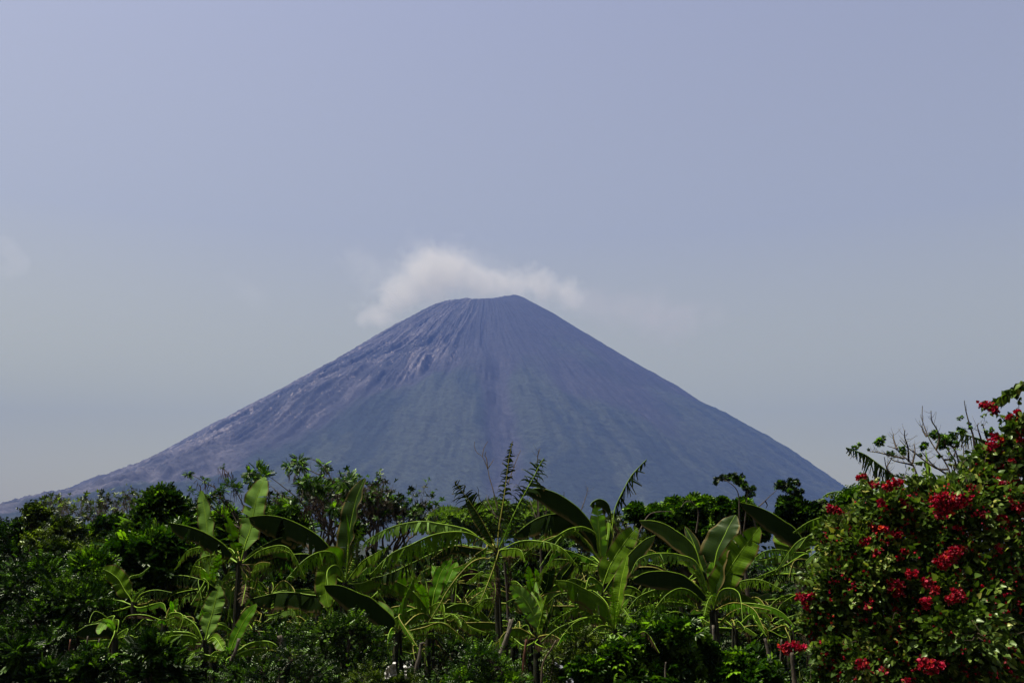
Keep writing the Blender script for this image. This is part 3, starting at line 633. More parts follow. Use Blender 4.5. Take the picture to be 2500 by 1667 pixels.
BANANAS = [
 # A: left plant with the tall pale blade
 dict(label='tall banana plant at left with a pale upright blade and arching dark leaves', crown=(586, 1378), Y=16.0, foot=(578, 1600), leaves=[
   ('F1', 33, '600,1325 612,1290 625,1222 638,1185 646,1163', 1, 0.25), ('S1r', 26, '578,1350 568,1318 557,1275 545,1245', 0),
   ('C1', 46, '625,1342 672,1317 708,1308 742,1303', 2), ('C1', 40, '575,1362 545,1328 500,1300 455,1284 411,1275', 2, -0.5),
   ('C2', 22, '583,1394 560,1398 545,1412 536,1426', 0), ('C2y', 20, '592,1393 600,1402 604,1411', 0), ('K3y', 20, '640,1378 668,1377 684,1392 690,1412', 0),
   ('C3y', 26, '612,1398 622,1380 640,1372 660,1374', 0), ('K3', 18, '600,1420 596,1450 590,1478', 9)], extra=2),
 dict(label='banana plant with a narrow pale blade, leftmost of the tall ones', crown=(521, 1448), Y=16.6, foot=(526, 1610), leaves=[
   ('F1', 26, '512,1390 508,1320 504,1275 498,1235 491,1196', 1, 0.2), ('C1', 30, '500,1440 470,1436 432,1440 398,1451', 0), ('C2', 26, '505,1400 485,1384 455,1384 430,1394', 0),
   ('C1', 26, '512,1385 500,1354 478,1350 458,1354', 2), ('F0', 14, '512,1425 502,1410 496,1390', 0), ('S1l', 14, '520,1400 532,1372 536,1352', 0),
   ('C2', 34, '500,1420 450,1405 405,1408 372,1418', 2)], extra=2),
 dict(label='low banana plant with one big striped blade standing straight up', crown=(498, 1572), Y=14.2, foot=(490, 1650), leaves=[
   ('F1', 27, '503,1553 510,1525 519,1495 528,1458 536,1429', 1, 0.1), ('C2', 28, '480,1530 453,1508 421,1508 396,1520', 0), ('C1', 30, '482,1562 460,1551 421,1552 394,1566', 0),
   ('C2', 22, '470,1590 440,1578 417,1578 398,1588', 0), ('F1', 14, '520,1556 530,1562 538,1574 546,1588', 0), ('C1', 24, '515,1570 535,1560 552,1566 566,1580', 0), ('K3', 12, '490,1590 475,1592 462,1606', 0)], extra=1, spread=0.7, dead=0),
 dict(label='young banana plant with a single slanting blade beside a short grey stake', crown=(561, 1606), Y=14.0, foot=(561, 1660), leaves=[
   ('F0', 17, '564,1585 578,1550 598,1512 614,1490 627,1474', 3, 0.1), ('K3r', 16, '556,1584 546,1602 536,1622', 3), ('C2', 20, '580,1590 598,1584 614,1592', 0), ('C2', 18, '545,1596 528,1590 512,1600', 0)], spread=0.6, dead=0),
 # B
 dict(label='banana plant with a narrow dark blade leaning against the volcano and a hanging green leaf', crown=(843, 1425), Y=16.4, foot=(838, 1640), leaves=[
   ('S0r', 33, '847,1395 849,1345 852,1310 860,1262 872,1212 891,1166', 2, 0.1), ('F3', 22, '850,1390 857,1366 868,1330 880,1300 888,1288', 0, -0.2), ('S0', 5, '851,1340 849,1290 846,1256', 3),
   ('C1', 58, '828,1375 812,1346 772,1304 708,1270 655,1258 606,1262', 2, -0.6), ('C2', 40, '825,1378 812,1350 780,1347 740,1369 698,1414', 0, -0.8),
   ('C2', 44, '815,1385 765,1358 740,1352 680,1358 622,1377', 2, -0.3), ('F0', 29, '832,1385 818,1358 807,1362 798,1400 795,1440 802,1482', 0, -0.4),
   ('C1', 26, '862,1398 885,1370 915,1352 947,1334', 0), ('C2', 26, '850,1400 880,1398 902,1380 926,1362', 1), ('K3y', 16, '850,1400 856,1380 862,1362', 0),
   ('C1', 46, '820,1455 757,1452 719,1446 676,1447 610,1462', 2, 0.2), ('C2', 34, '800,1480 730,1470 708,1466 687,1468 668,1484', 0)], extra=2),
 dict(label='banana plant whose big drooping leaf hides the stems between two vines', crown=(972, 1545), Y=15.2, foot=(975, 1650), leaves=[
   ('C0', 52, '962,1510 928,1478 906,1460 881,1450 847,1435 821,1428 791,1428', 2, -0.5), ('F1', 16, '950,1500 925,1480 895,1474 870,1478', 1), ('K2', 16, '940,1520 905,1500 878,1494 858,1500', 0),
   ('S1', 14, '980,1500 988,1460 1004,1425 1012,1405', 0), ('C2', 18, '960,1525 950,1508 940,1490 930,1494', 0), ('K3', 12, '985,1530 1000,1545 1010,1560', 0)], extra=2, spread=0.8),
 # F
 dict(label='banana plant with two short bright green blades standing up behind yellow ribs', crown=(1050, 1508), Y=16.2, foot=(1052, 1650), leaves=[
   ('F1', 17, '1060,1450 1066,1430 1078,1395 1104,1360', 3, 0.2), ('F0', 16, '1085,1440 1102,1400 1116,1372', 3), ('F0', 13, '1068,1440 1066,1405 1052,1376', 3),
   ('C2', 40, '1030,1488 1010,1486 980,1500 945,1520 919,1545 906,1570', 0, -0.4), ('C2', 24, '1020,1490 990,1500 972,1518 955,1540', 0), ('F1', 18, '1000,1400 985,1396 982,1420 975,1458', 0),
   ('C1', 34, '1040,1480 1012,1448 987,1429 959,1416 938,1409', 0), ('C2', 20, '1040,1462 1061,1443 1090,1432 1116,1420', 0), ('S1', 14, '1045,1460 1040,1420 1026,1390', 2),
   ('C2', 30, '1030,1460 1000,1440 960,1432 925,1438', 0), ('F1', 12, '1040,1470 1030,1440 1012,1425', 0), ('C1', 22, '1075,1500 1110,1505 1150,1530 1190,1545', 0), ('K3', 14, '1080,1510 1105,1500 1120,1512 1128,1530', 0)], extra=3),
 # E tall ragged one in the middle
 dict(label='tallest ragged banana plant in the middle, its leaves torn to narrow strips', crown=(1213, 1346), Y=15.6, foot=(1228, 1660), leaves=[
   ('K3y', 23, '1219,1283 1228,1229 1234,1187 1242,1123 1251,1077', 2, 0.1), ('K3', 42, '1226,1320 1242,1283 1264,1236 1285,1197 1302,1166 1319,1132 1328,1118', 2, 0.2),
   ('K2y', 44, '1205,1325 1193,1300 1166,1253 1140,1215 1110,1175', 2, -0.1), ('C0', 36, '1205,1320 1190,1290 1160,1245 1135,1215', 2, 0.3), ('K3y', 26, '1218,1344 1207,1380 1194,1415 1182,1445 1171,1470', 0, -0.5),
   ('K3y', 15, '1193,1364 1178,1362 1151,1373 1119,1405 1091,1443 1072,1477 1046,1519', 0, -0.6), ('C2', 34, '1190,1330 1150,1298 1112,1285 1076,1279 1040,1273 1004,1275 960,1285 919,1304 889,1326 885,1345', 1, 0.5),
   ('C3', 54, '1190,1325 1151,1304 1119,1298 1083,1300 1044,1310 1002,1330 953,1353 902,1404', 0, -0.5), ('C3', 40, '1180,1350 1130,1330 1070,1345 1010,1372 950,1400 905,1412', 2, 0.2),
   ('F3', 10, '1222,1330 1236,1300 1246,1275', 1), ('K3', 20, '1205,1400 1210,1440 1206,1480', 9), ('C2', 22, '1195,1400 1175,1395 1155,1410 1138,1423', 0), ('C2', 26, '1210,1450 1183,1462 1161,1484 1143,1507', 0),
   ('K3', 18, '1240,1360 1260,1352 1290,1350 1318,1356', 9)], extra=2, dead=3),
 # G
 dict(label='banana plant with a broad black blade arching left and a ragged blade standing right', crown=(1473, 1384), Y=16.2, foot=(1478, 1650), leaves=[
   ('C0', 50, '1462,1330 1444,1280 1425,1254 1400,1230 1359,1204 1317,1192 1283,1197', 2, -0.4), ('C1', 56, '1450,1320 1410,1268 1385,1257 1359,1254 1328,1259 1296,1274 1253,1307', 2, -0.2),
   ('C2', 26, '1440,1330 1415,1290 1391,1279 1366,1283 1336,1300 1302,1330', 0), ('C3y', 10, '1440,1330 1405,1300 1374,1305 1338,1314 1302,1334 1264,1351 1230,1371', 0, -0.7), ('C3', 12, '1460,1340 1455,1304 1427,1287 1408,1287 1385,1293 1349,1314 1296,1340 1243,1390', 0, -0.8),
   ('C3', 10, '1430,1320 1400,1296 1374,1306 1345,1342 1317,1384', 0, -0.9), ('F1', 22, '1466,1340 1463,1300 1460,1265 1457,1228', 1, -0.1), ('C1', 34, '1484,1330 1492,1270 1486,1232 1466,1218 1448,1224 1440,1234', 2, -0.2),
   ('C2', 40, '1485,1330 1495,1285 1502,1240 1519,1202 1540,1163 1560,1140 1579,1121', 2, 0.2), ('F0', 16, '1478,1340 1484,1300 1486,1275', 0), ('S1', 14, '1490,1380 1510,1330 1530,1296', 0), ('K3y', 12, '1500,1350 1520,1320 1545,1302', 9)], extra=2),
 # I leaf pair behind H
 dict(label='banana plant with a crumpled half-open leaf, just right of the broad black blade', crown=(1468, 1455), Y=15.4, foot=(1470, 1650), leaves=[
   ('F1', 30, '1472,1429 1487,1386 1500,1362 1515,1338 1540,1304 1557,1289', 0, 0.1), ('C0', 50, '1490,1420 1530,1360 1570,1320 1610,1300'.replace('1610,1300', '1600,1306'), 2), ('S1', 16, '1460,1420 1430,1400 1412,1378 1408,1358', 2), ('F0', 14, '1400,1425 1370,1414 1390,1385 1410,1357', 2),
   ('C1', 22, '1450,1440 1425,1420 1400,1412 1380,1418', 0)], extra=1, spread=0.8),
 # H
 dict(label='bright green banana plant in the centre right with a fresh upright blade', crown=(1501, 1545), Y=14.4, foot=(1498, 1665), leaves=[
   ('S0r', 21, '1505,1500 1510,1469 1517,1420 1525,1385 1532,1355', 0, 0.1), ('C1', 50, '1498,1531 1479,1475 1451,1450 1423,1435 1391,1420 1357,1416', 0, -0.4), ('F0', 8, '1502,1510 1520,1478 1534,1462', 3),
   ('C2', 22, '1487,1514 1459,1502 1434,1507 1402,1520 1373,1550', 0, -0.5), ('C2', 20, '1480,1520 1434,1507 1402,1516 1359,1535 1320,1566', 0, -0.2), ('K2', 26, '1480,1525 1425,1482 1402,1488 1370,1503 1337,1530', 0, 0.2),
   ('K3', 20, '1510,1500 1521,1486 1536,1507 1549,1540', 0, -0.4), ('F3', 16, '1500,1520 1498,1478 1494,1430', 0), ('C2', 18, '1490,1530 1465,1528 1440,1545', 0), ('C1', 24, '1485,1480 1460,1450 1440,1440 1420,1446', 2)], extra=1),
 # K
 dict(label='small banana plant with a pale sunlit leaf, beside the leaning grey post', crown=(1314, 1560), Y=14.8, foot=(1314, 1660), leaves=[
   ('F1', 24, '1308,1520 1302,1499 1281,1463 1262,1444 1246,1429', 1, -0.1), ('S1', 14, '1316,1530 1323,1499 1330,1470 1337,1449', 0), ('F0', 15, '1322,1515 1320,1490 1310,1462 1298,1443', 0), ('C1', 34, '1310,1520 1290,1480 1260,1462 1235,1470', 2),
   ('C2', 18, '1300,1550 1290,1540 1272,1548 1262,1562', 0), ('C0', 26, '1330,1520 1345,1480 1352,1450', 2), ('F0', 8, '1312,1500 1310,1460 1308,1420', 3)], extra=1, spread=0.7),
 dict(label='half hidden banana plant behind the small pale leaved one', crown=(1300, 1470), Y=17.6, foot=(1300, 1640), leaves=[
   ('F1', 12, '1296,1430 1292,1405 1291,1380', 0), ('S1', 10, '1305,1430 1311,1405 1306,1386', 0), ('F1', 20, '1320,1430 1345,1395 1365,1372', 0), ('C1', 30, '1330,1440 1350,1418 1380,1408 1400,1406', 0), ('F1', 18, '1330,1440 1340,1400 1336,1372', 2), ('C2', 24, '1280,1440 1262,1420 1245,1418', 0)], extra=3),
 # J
 dict(label='largest banana plant at right of centre, with wide blades fanning from one thick stem', crown=(1740, 1492), Y=15.2, foot=(1748, 1668), leaves=[
   ('S0r', 42, '1738,1440 1749,1354 1770,1305 1782,1280 1796,1257', 2, 0.3), ('F1', 37, '1747,1460 1757,1431 1774,1401 1802,1356 1830,1318 1855,1287', 0, -0.2), ('F0', 19, '1742,1440 1752,1345 1751,1302', 0, 0.8),
   ('C0', 50, '1715,1400 1700,1345 1680,1317 1653,1297 1625,1280 1593,1271 1561,1271', 2, 0.3), ('F0', 15, '1728,1430 1706,1363 1691,1320 1672,1285', 2, 0.4), ('S1l', 16, '1720,1440 1704,1407 1691,1392 1674,1377 1653,1371', 0, -0.2),
   ('C2', 30, '1728,1440 1700,1373 1657,1354 1615,1350 1583,1354 1557,1367 1540,1400', 1, -0.3), ('C0', 42, '1720,1450 1674,1408 1636,1396 1604,1394 1572,1399 1543,1415', 2, -0.5), ('C2', 28, '1715,1475 1672,1449 1646,1441 1621,1439 1593,1441 1557,1458 1531,1489', 0, -0.5),
   ('K3', 14, '1710,1490 1680,1475 1629,1469 1602,1478 1572,1482 1540,1504', 0, -0.7), ('C2', 27, '1765,1460 1791,1428 1819,1416 1849,1414 1876,1422 1911,1440', 0, -0.5), ('C3y', 17, '1755,1520 1770,1506 1791,1491 1823,1482 1855,1484 1895,1493', 0, -0.6),
   ('K3l', 18, '1743,1475 1740,1453 1728,1468 1719,1503', 0, -0.5), ('F0', 10, '1725,1500 1712,1510 1706,1495', 0), ('F0', 22, '1760,1440 1745,1400 1738,1372', 3, 0.1), ('C3', 14, '1735,1520 1715,1510 1700,1500', 0), ('F1', 22, '1755,1455 1790,1440 1810,1420', 0, 0.4)], trunk_r=0.085, extra=2),
 # M
 dict(label='banana plant whose wide leaves reach left over the thickest stem, beside the red flowers', crown=(1985, 1400), Y=16.2, foot=(1985, 1640), leaves=[
   ('C0', 50, '1965,1330 1940,1290 1915,1273 1883,1252 1844,1235 1806,1226', 2, -0.3), ('C0', 46, '1965,1330 1930,1290 1898,1275 1857,1267', 0, 0.3), ('F0', 30, '1960,1370 1927,1337 1912,1312 1900,1296', 0, 0.5),
   ('C2', 26, '1972,1354 1940,1348 1898,1341 1866,1346 1840,1364', 1, -0.5), ('C1', 20, '1972,1354 1940,1352 1900,1358 1868,1366 1848,1368', 1, -0.2), ('C3', 14, '1972,1354 1945,1363 1917,1380 1880,1396 1842,1412', 0, -0.6),
   ('C3', 18, '1985,1440 1960,1446 1938,1454 1908,1474 1893,1499', 0, -0.5), ('C3', 14, '1980,1440 1946,1449 1919,1453 1895,1464 1874,1486', 0, -0.3), ('F1', 18, '2000,1370 2010,1350 1998,1328', 0), ('C1', 26, '2000,1390 2030,1360 2050,1372', 2)], extra=2),
 # N
 dict(label='banana plant rising behind the red flowering climber, its leaves arching left to the volcano', crown=(2130, 1350), Y=15.4, foot=(2130, 1640), leaves=[
   ('C2', 34, '2110,1290 2060,1272 2025,1258 2004,1263 1972,1275 1936,1300', 0, -0.2), ('C1', 40, '2100,1300 2066,1270 2036,1278 2004,1292 1972,1309 1950,1338', 0, -0.5), ('C3', 24, '2120,1270 2095,1205 2057,1199 2025,1203 2008,1213', 0, 0.3)], extra=2, dead=0),
 dict(label='banana plant at right with a long ragged dark leaf pointing up left into the sky', crown=(2235, 1270), Y=14.6, foot=(2235, 1650), leaves=[
   ('C2', 50, '2215,1215 2195,1184 2180,1163 2159,1144 2132,1123 2107,1107 2065,1092', 2, 0.0), ('F3', 14, '2215,1240 2180,1200 2150,1185', 3), ('C1', 24, '2250,1210 2272,1160 2268,1134 2251,1127 2231,1130', 2, 0.3),
   ('F0', 4, '2262,1180 2263,1130 2260,1098', 0), ('C2', 24, '2280,1200 2330,1150 2314,1134'.replace('2330,1150 2314,1134', '2370,1140 2340,1133 2314,1134'), 2)], extra=1, dead=0),
 dict(label='banana plant furthest right, dark comb-like leaf against the sky above the red flowers', crown=(2480, 1180), Y=14.2, foot=(2490, 1650), leaves=[
   ('C2', 46, '2455,1115 2413,1080 2385,1069 2347,1058 2315,1053', 2, 0.1), ('C3', 18, '2490,1090 2475,1035 2455,1016 2433,1012', 0, 0.1)], extra=1, dead=0),
 # O left low
 dict(label='small banana plant in the left thicket with a folded green blade', crown=(325, 1478), Y=15.4, foot=(328, 1640), leaves=[
   ('F0', 24, '318,1460 304,1440 290,1415 270,1398 251,1389', 0, 0.1), ('C3', 8, '306,1462 287,1424 316,1410 344,1400 367,1382'.replace('306,1462 287,1424 ', '322,1440 '), 1), ('C1', 22, '310,1472 297,1466 258,1466 239,1472', 2), ('K3', 9, '330,1455 345,1440 356,1434', 1),
   ('S1', 12, '322,1450 318,1436 312,1428', 0), ('C2', 30, '345,1450 380,1440 420,1446', 2)], extra=1, spread=0.7, dead=0),
 dict(label='lowest banana plant in the left thicket, dark leaf with one lit triangle', crown=(282, 1560), Y=14.4, foot=(284, 1650), leaves=[
   ('C0', 34, '275,1530 262,1520 233,1523 210,1528 186,1543', 2, -0.2), ('F0', 12, '272,1525 258,1520 246,1535 243,1547', 1, -0.4), ('C3', 8, '276,1515 279,1503 254,1510 228,1521', 1), ('C1', 14, '290,1520 285,1512 270,1518', 0), ('C2', 16, '240,1495 234,1492 222,1505 218,1520'.replace('240,1495 ', '262,1510 '), 2)], spread=0.5, dead=0),  # sunlit patch on the dark leaf painted as a separate pale blade
 dict(label='young banana shoot with one glowing yellow-green leaf in the left thicket', crown=(402, 1518), Y=14.6, foot=(402, 1640), leaves=[
   ('F0', 10, '412,1505 424,1492 428,1475 434,1460', 3, 0.0), ('F0', 7, '414,1500 420,1486 417,1466', 3), ('C2', 16, '395,1522 380,1515 368,1524', 0), ('C2', 22, '412,1520 440,1508 460,1512 480,1520', 0), ('C2', 12, '410,1530 425,1552 420,1570', 0)], spread=0.5, dead=0),
]
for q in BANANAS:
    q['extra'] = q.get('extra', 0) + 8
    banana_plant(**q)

# second row, further back, mostly hidden: only strips and ribs show between the leaves in front
BACK = [(455, 1470, 19.5, 'dim banana plant behind the leftmost tall one'), (660, 1450, 19.0, 'dim banana plant behind the dark curtain leaves at left'), (760, 1530, 18.0, 'ragged banana plant behind the short thick grey post'),
        (905, 1460, 19.5, 'dim banana plant behind the big drooping leaf'), (1130, 1470, 19.0, 'dim banana plant left behind the tall ragged one'), (1180, 1540, 17.5, 'low banana plant at the foot of the tall ragged one'),
        (1380, 1480, 19.0, 'dim banana plant under the long ribs in the centre'), (1600, 1480, 19.5, 'dim banana plant left behind the largest one'), (1650, 1540, 17.4, 'low dark banana plant left of the thickest stem'), (1830, 1470, 19.0, 'dim banana plant right behind the largest one'), (1880, 1530, 17.8, 'low banana plant between the thickest stem and the red flowers'),
        (620, 1540, 17.2, 'low banana plant right of the slanting blade'), (1410, 1570, 17.0, 'low banana plant behind the stake in the centre'), (700, 1600, 15.6, 'small feathery banana plant between two stakes at left'), (1020, 1590, 16.4, 'small feathery banana plant behind the grey post')]
BACK += [(640, 1500, 17.8, 'ragged banana plant between the slanting blade and the thick post'), (1110, 1420, 18.2, 'ragged banana plant just left of the tallest one, half hidden'), (1255, 1545, 16.8, 'low banana plant between the leaning post and the reddish stake'),
         (1405, 1430, 17.8, 'ragged banana plant under the broad black blade'), (1565, 1530, 16.6, 'low ragged banana plant right of the bright green one'), (1665, 1430, 17.6, 'ragged banana plant left of the largest one, behind its curtain leaves'),
         (1795, 1535, 16.8, 'low ragged banana plant right of the thickest stem'), (1935, 1545, 17.0, 'low ragged banana plant beside the red flowers'), (885, 1540, 16.8, 'ragged banana plant above the dark mound of creeper'), (560, 1450, 18.2, 'ragged banana plant behind the tall pale blade')]
for x, y, Y, lb in BACK:
    banana_plant(lb, (x, y), Y, (x, 1640), [], extra=13, group='banana plants of the second row', dead=2, spread=0.8 if y < 1520 else 0.55)

# ------------------------------------------------------------------ leafy trees and thicket
G_L, G_B, G_U = 'leafy trees of the left thicket', 'leafy trees behind the banana row', 'undergrowth along the front'
TREES = [
 # left thicket
 dict(name='leafy_tree', label='small-leaved tree at the extreme left end of the thicket, top against the slope', lobes=[(20, 1300, 40), (70, 1290, 30), (60, 1340, 50), (5, 1330, 46), (-20, 1300, 40)], Y=21, base=30, kind='twig', size=0.26, mat='dark'),
 dict(name='leafy_tree', label='olive leafed tree with a rounded top left of the bare treetops', lobes=[(100, 1262, 26), (150, 1285, 38), (115, 1310, 46), (175, 1320, 46), (80, 1250, 14)], Y=20, base=140, kind='twig', size=0.24, mat='olive'),
 dict(name='leafy_tree', label='tree with glossy feathery leaves, highest point of the left thicket', lobes=[(398, 1226, 13), (388, 1242, 20), (412, 1246, 20), (375, 1268, 26), (415, 1262, 30), (395, 1290, 44), (440, 1290, 30), (360, 1290, 30)], Y=18.5, base=395, kind='pinnate', size=0.34, mat='mid', n_cl=18),
 dict(name='leafy_tree', label='sunlit feathery tree in front of the glossy one, pale shining leaves', lobes=[(320, 1345, 44), (370, 1330, 44), (420, 1325, 44), (455, 1355, 36), (400, 1380, 46), (300, 1375, 36), (355, 1385, 46)], Y=17.2, base=372, kind='pinnate', size=0.32, mat='fresh', n_cl=18),
 dict(name='leafy_tree', label='dark small-leaved tree filling the lower left edge', lobes=[(45, 1410, 70), (110, 1385, 55), (20, 1470, 70), (100, 1460, 60)], Y=16.8, base=60, kind='twig', size=0.19, mat='dark', n_cl=26),
 dict(name='leafy_tree', label='yellowish olive tree in the middle of the left thicket', lobes=[(190, 1350, 44), (240, 1345, 38), (170, 1395, 50), (225, 1400, 50), (150, 1335, 30)], Y=18.2, base=200, kind='twig', size=0.20, mat='olive', n_cl=22),
 dict(name='leafy_tree', label='low dense tree with tiny leaves under the olive one', lobes=[(160, 1460, 50), (215, 1470, 55), (140, 1515, 50), (250, 1440, 36)], Y=15.8, base=180, kind='twig', size=0.17, mat='mid', n_cl=24),
 dict(name='leafy_tree', label='bright green bush-like tree just above the folded banana blade', lobes=[(212, 1395, 22), (225, 1378, 22), (205, 1412, 22), (245, 1390, 18)], Y=16.4, base=218, kind='pinnate', size=0.24, mat='fresh', n_cl=12),
 dict(name='leafy_tree', label='dark tree behind the left small banana plant', lobes=[(330, 1430, 55), (380, 1420, 46), (300, 1470, 50), (400, 1470, 46), (340, 1500, 55)], Y=17.4, base=345, kind='pinnate', size=0.26, mat='dark', n_cl=18),
 dict(name='leafy_tree', label='hazy green tree under the bare treetops', lobes=[(260, 1272, 24), (300, 1268, 26), (345, 1262, 24), (230, 1290, 26), (285, 1300, 36), (325, 1300, 34)], Y=27, base=290, kind='tuft', size=0.22, mat='mid', n_cl=18),
 dict(name='leafy_tree', label='dim tree between the glossy tree and the pale upright blade', lobes=[(455, 1255, 28), (480, 1285, 40), (530, 1290, 36), (470, 1320, 40), (510, 1330, 40)], Y=20.5, base=485, kind='pinnate', size=0.26, mat='mid', n_cl=18),
 dict(name='leafy_tree', label='low dark tree at the bottom left corner above pale stakes', lobes=[(50, 1560, 60), (120, 1570, 50), (10, 1610, 50), (90, 1500, 40)], Y=15.2, base=70, kind='twig', size=0.16, mat='dark', n_cl=24),
 # behind the bananas
 dict(name='leafy_tree', label='leafy tree behind the tall pale blade, mid green', lobes=[(555, 1262, 22), (545, 1290, 34), (585, 1305, 40), (640, 1262, 22), (655, 1295, 40), (700, 1250, 20), (720, 1285, 32), (600, 1340, 46), (680, 1340, 50)], Y=19.6, base=630, kind='pinnate', size=0.24, mat='fresh', n_cl=16),
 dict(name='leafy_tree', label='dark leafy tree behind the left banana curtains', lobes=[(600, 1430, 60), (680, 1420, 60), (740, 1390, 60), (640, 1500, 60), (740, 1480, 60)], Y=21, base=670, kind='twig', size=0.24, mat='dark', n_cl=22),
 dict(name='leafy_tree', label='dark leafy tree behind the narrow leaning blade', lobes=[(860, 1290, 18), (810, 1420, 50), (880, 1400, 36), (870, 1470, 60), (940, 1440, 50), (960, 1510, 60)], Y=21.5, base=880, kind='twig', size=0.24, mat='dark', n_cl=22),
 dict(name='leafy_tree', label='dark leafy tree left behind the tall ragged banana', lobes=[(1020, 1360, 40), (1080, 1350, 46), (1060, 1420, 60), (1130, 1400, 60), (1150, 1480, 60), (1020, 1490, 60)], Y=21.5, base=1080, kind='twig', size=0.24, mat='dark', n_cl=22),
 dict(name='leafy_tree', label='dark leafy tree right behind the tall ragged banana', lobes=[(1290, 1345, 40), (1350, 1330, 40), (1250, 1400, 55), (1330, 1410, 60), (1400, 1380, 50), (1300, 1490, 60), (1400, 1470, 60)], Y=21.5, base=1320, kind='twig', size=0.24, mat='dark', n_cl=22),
 dict(name='leafy_tree', label='brownish leafy tree right of the ragged upright blade', lobes=[(1560, 1330, 40), (1600, 1320, 34), (1540, 1400, 50), (1620, 1400, 50), (1570, 1480, 55), (1480, 1420, 40)], Y=21, base=1560, kind='twig', size=0.20, mat='olive', n_cl=22),
 dict(name='leafy_tree', label='tree with rosettes of shining leaves behind the largest banana plant', lobes=[(1555, 1246, 16), (1600, 1250, 12), (1648, 1232, 14), (1690, 1228, 14), (1722, 1232, 12), (1765, 1232, 13), (1812, 1236, 14), (1560, 1256, 18), (1590, 1262, 18), (1630, 1258, 30), (1665, 1245, 28), (1705, 1240, 26), (1735, 1250, 26), (1770, 1245, 26), (1805, 1250, 28), (1640, 1290, 38), (1700, 1300, 44), (1770, 1300, 44), (1830, 1290, 30), (1740, 1340, 46), (1650, 1340, 40)], Y=19.2, base=1710, kind='palm', size=0.24, mat='fresh', n_cl=13),
 dict(name='leafy_tree', label='dark leafy tree low behind the largest banana plant', lobes=[(1660, 1420, 50), (1800, 1400, 55), (1860, 1440, 60), (1700, 1490, 60), (1820, 1500, 60), (1930, 1480, 50)], Y=20.5, base=1790, kind='twig', size=0.22, mat='dark', n_cl=24),
 dict(name='leafy_tree', label='leafy tree between the wide banana blades and the red flowering climber', lobes=[(1930, 1232, 18), (1955, 1248, 20), (1985, 1246, 22), (2005, 1262, 22), (1915, 1262, 14), (1960, 1285, 26), (2040, 1250, 26)], Y=18.0, base=1975, kind='palm', size=0.23, mat='dark', n_cl=12),
 dict(name='leafy_tree', label='bright small-leaved tree top just left of the climber crest', lobes=[(2075, 1222, 18), (2100, 1215, 20), (2060, 1238, 18), (2125, 1232, 20), (2160, 1225, 20), (2090, 1250, 22)], Y=12.4, base=2100, kind='twig', size=0.13, mat='fresh', n_cl=14),
]
for q in TREES:
    if q['Y'] > 16.5: q['lobes'] = [(l_[0], l_[1] + l_[2] * 0.30, l_[2] * 0.80) for l_ in q['lobes']]
    q.setdefault('cat', 'tree'); q.setdefault('group', G_L if q['base'] < 500 else G_B); q.setdefault('n_cl', 14)
    tree(**q)

# arching shoots with leaf tufts and seed pods, traced as limbs of two thin trees
def shoot_tree(label, base, Y, limbs, tufts, pods, r=0.05, kind='pinnate', tuft=0.22, mat='fresh', group='thin trees with arching shoots', cat='tree', bark=None, name='thin_tree', twigs=True, hub=None):
    k = ppm(Y)
    b = at(base, 1435, Y); b[2] = 0
    root = empty(name, b, label, cat, group)
    tb = Tubes(); tw = tb
    hubp = at(hub[0], hub[1], Y)
    tb.add(catmull([b, (b + hubp) / 2 + np.array([0.08, 0.05, 0]), hubp], 10), r, r * 0.6, 8, 0.2)
    for L in limbs:
        pts = [tuple(map(float, z.split(','))) for z in L.split()]
        dep = rng.normal() * 0.35
        P3 = [at(x, y, Y + dep * i / len(pts)) for i, (x, y) in enumerate(pts)]
        if np.linalg.norm(P3[0] - hubp) > 0.02 and L.startswith('+') is False:
            pass
        tb.add(catmull(P3, 6 * len(P3)), r * 0.36 if len(L) > 30 else r * 0.26, 0.0045, 6, 0.15)
        if twigs:
            C_ = catmull(P3, 24)
            for j in range(4, 23):
                if rng.random() < 0.45:
                    d = rng.normal(size=3); d[2] = abs(d[2]) * 0.6; d /= np.linalg.norm(d)
                    ln = 0.05 + 0.12 * rng.random()
                    tw.add(catmull([C_[j], C_[j] + d * ln * 0.5, C_[j] + d * ln + np.array([0, 0, 0.03])], 4), 0.0035, 0.0015, 3)
    tb.obj('trunk', bark or M_BARK, root)
    VV, FF, TT, nv = [], [], [], 0
    for (x, y, rp) in tufts:
        C = at(x, y, Y + rng.normal() * 0.25); rr_ = rp * k
        nsp = int(14 + rp * 0.8)
        d = rng.normal(size=(nsp, 3)); d[:, 2] = d[:, 2] * 0.8 + 0.1; d /= np.linalg.norm(d, axis=1)[:, None]
        P = C + d * rr_ * (0.05 + 0.35 * rng.random((nsp, 1)))
        V, F, tn = leaf_cloud(P, d, rr_ * (0.65 + 0.6 * rng.random(nsp)), kind, 0.5, np.clip(rng.normal(0.5, 0.2, nsp), 0, 1))
        VV.append(V); FF.append(F + nv); TT.append(tn); nv += len(V)
    mesh_obj('crown', np.vstack(VV), np.vstack(FF), M_LEAF[mat], root, tone=np.concatenate(TT), smooth=False)
    if pods:
        pb = Tubes()
        for (x, y, n_) in pods:
            for i in range(n_):
                s0 = at(x + rng.normal() * 9, y + rng.normal() * 6, Y + rng.normal() * 0.12); ln = 0.10 + 0.08 * rng.random()
                sw = rng.normal(size=3) * 0.03
                pb.add(catmull([s0, s0 + np.array([0, 0, -ln * 0.3]) + sw * 0.4, s0 + np.array([0, 0, -ln]) + sw], 6), 0.006, 0.003, 5)
        pb.obj('seed_pod_foliage', M_POD, root)
    return root
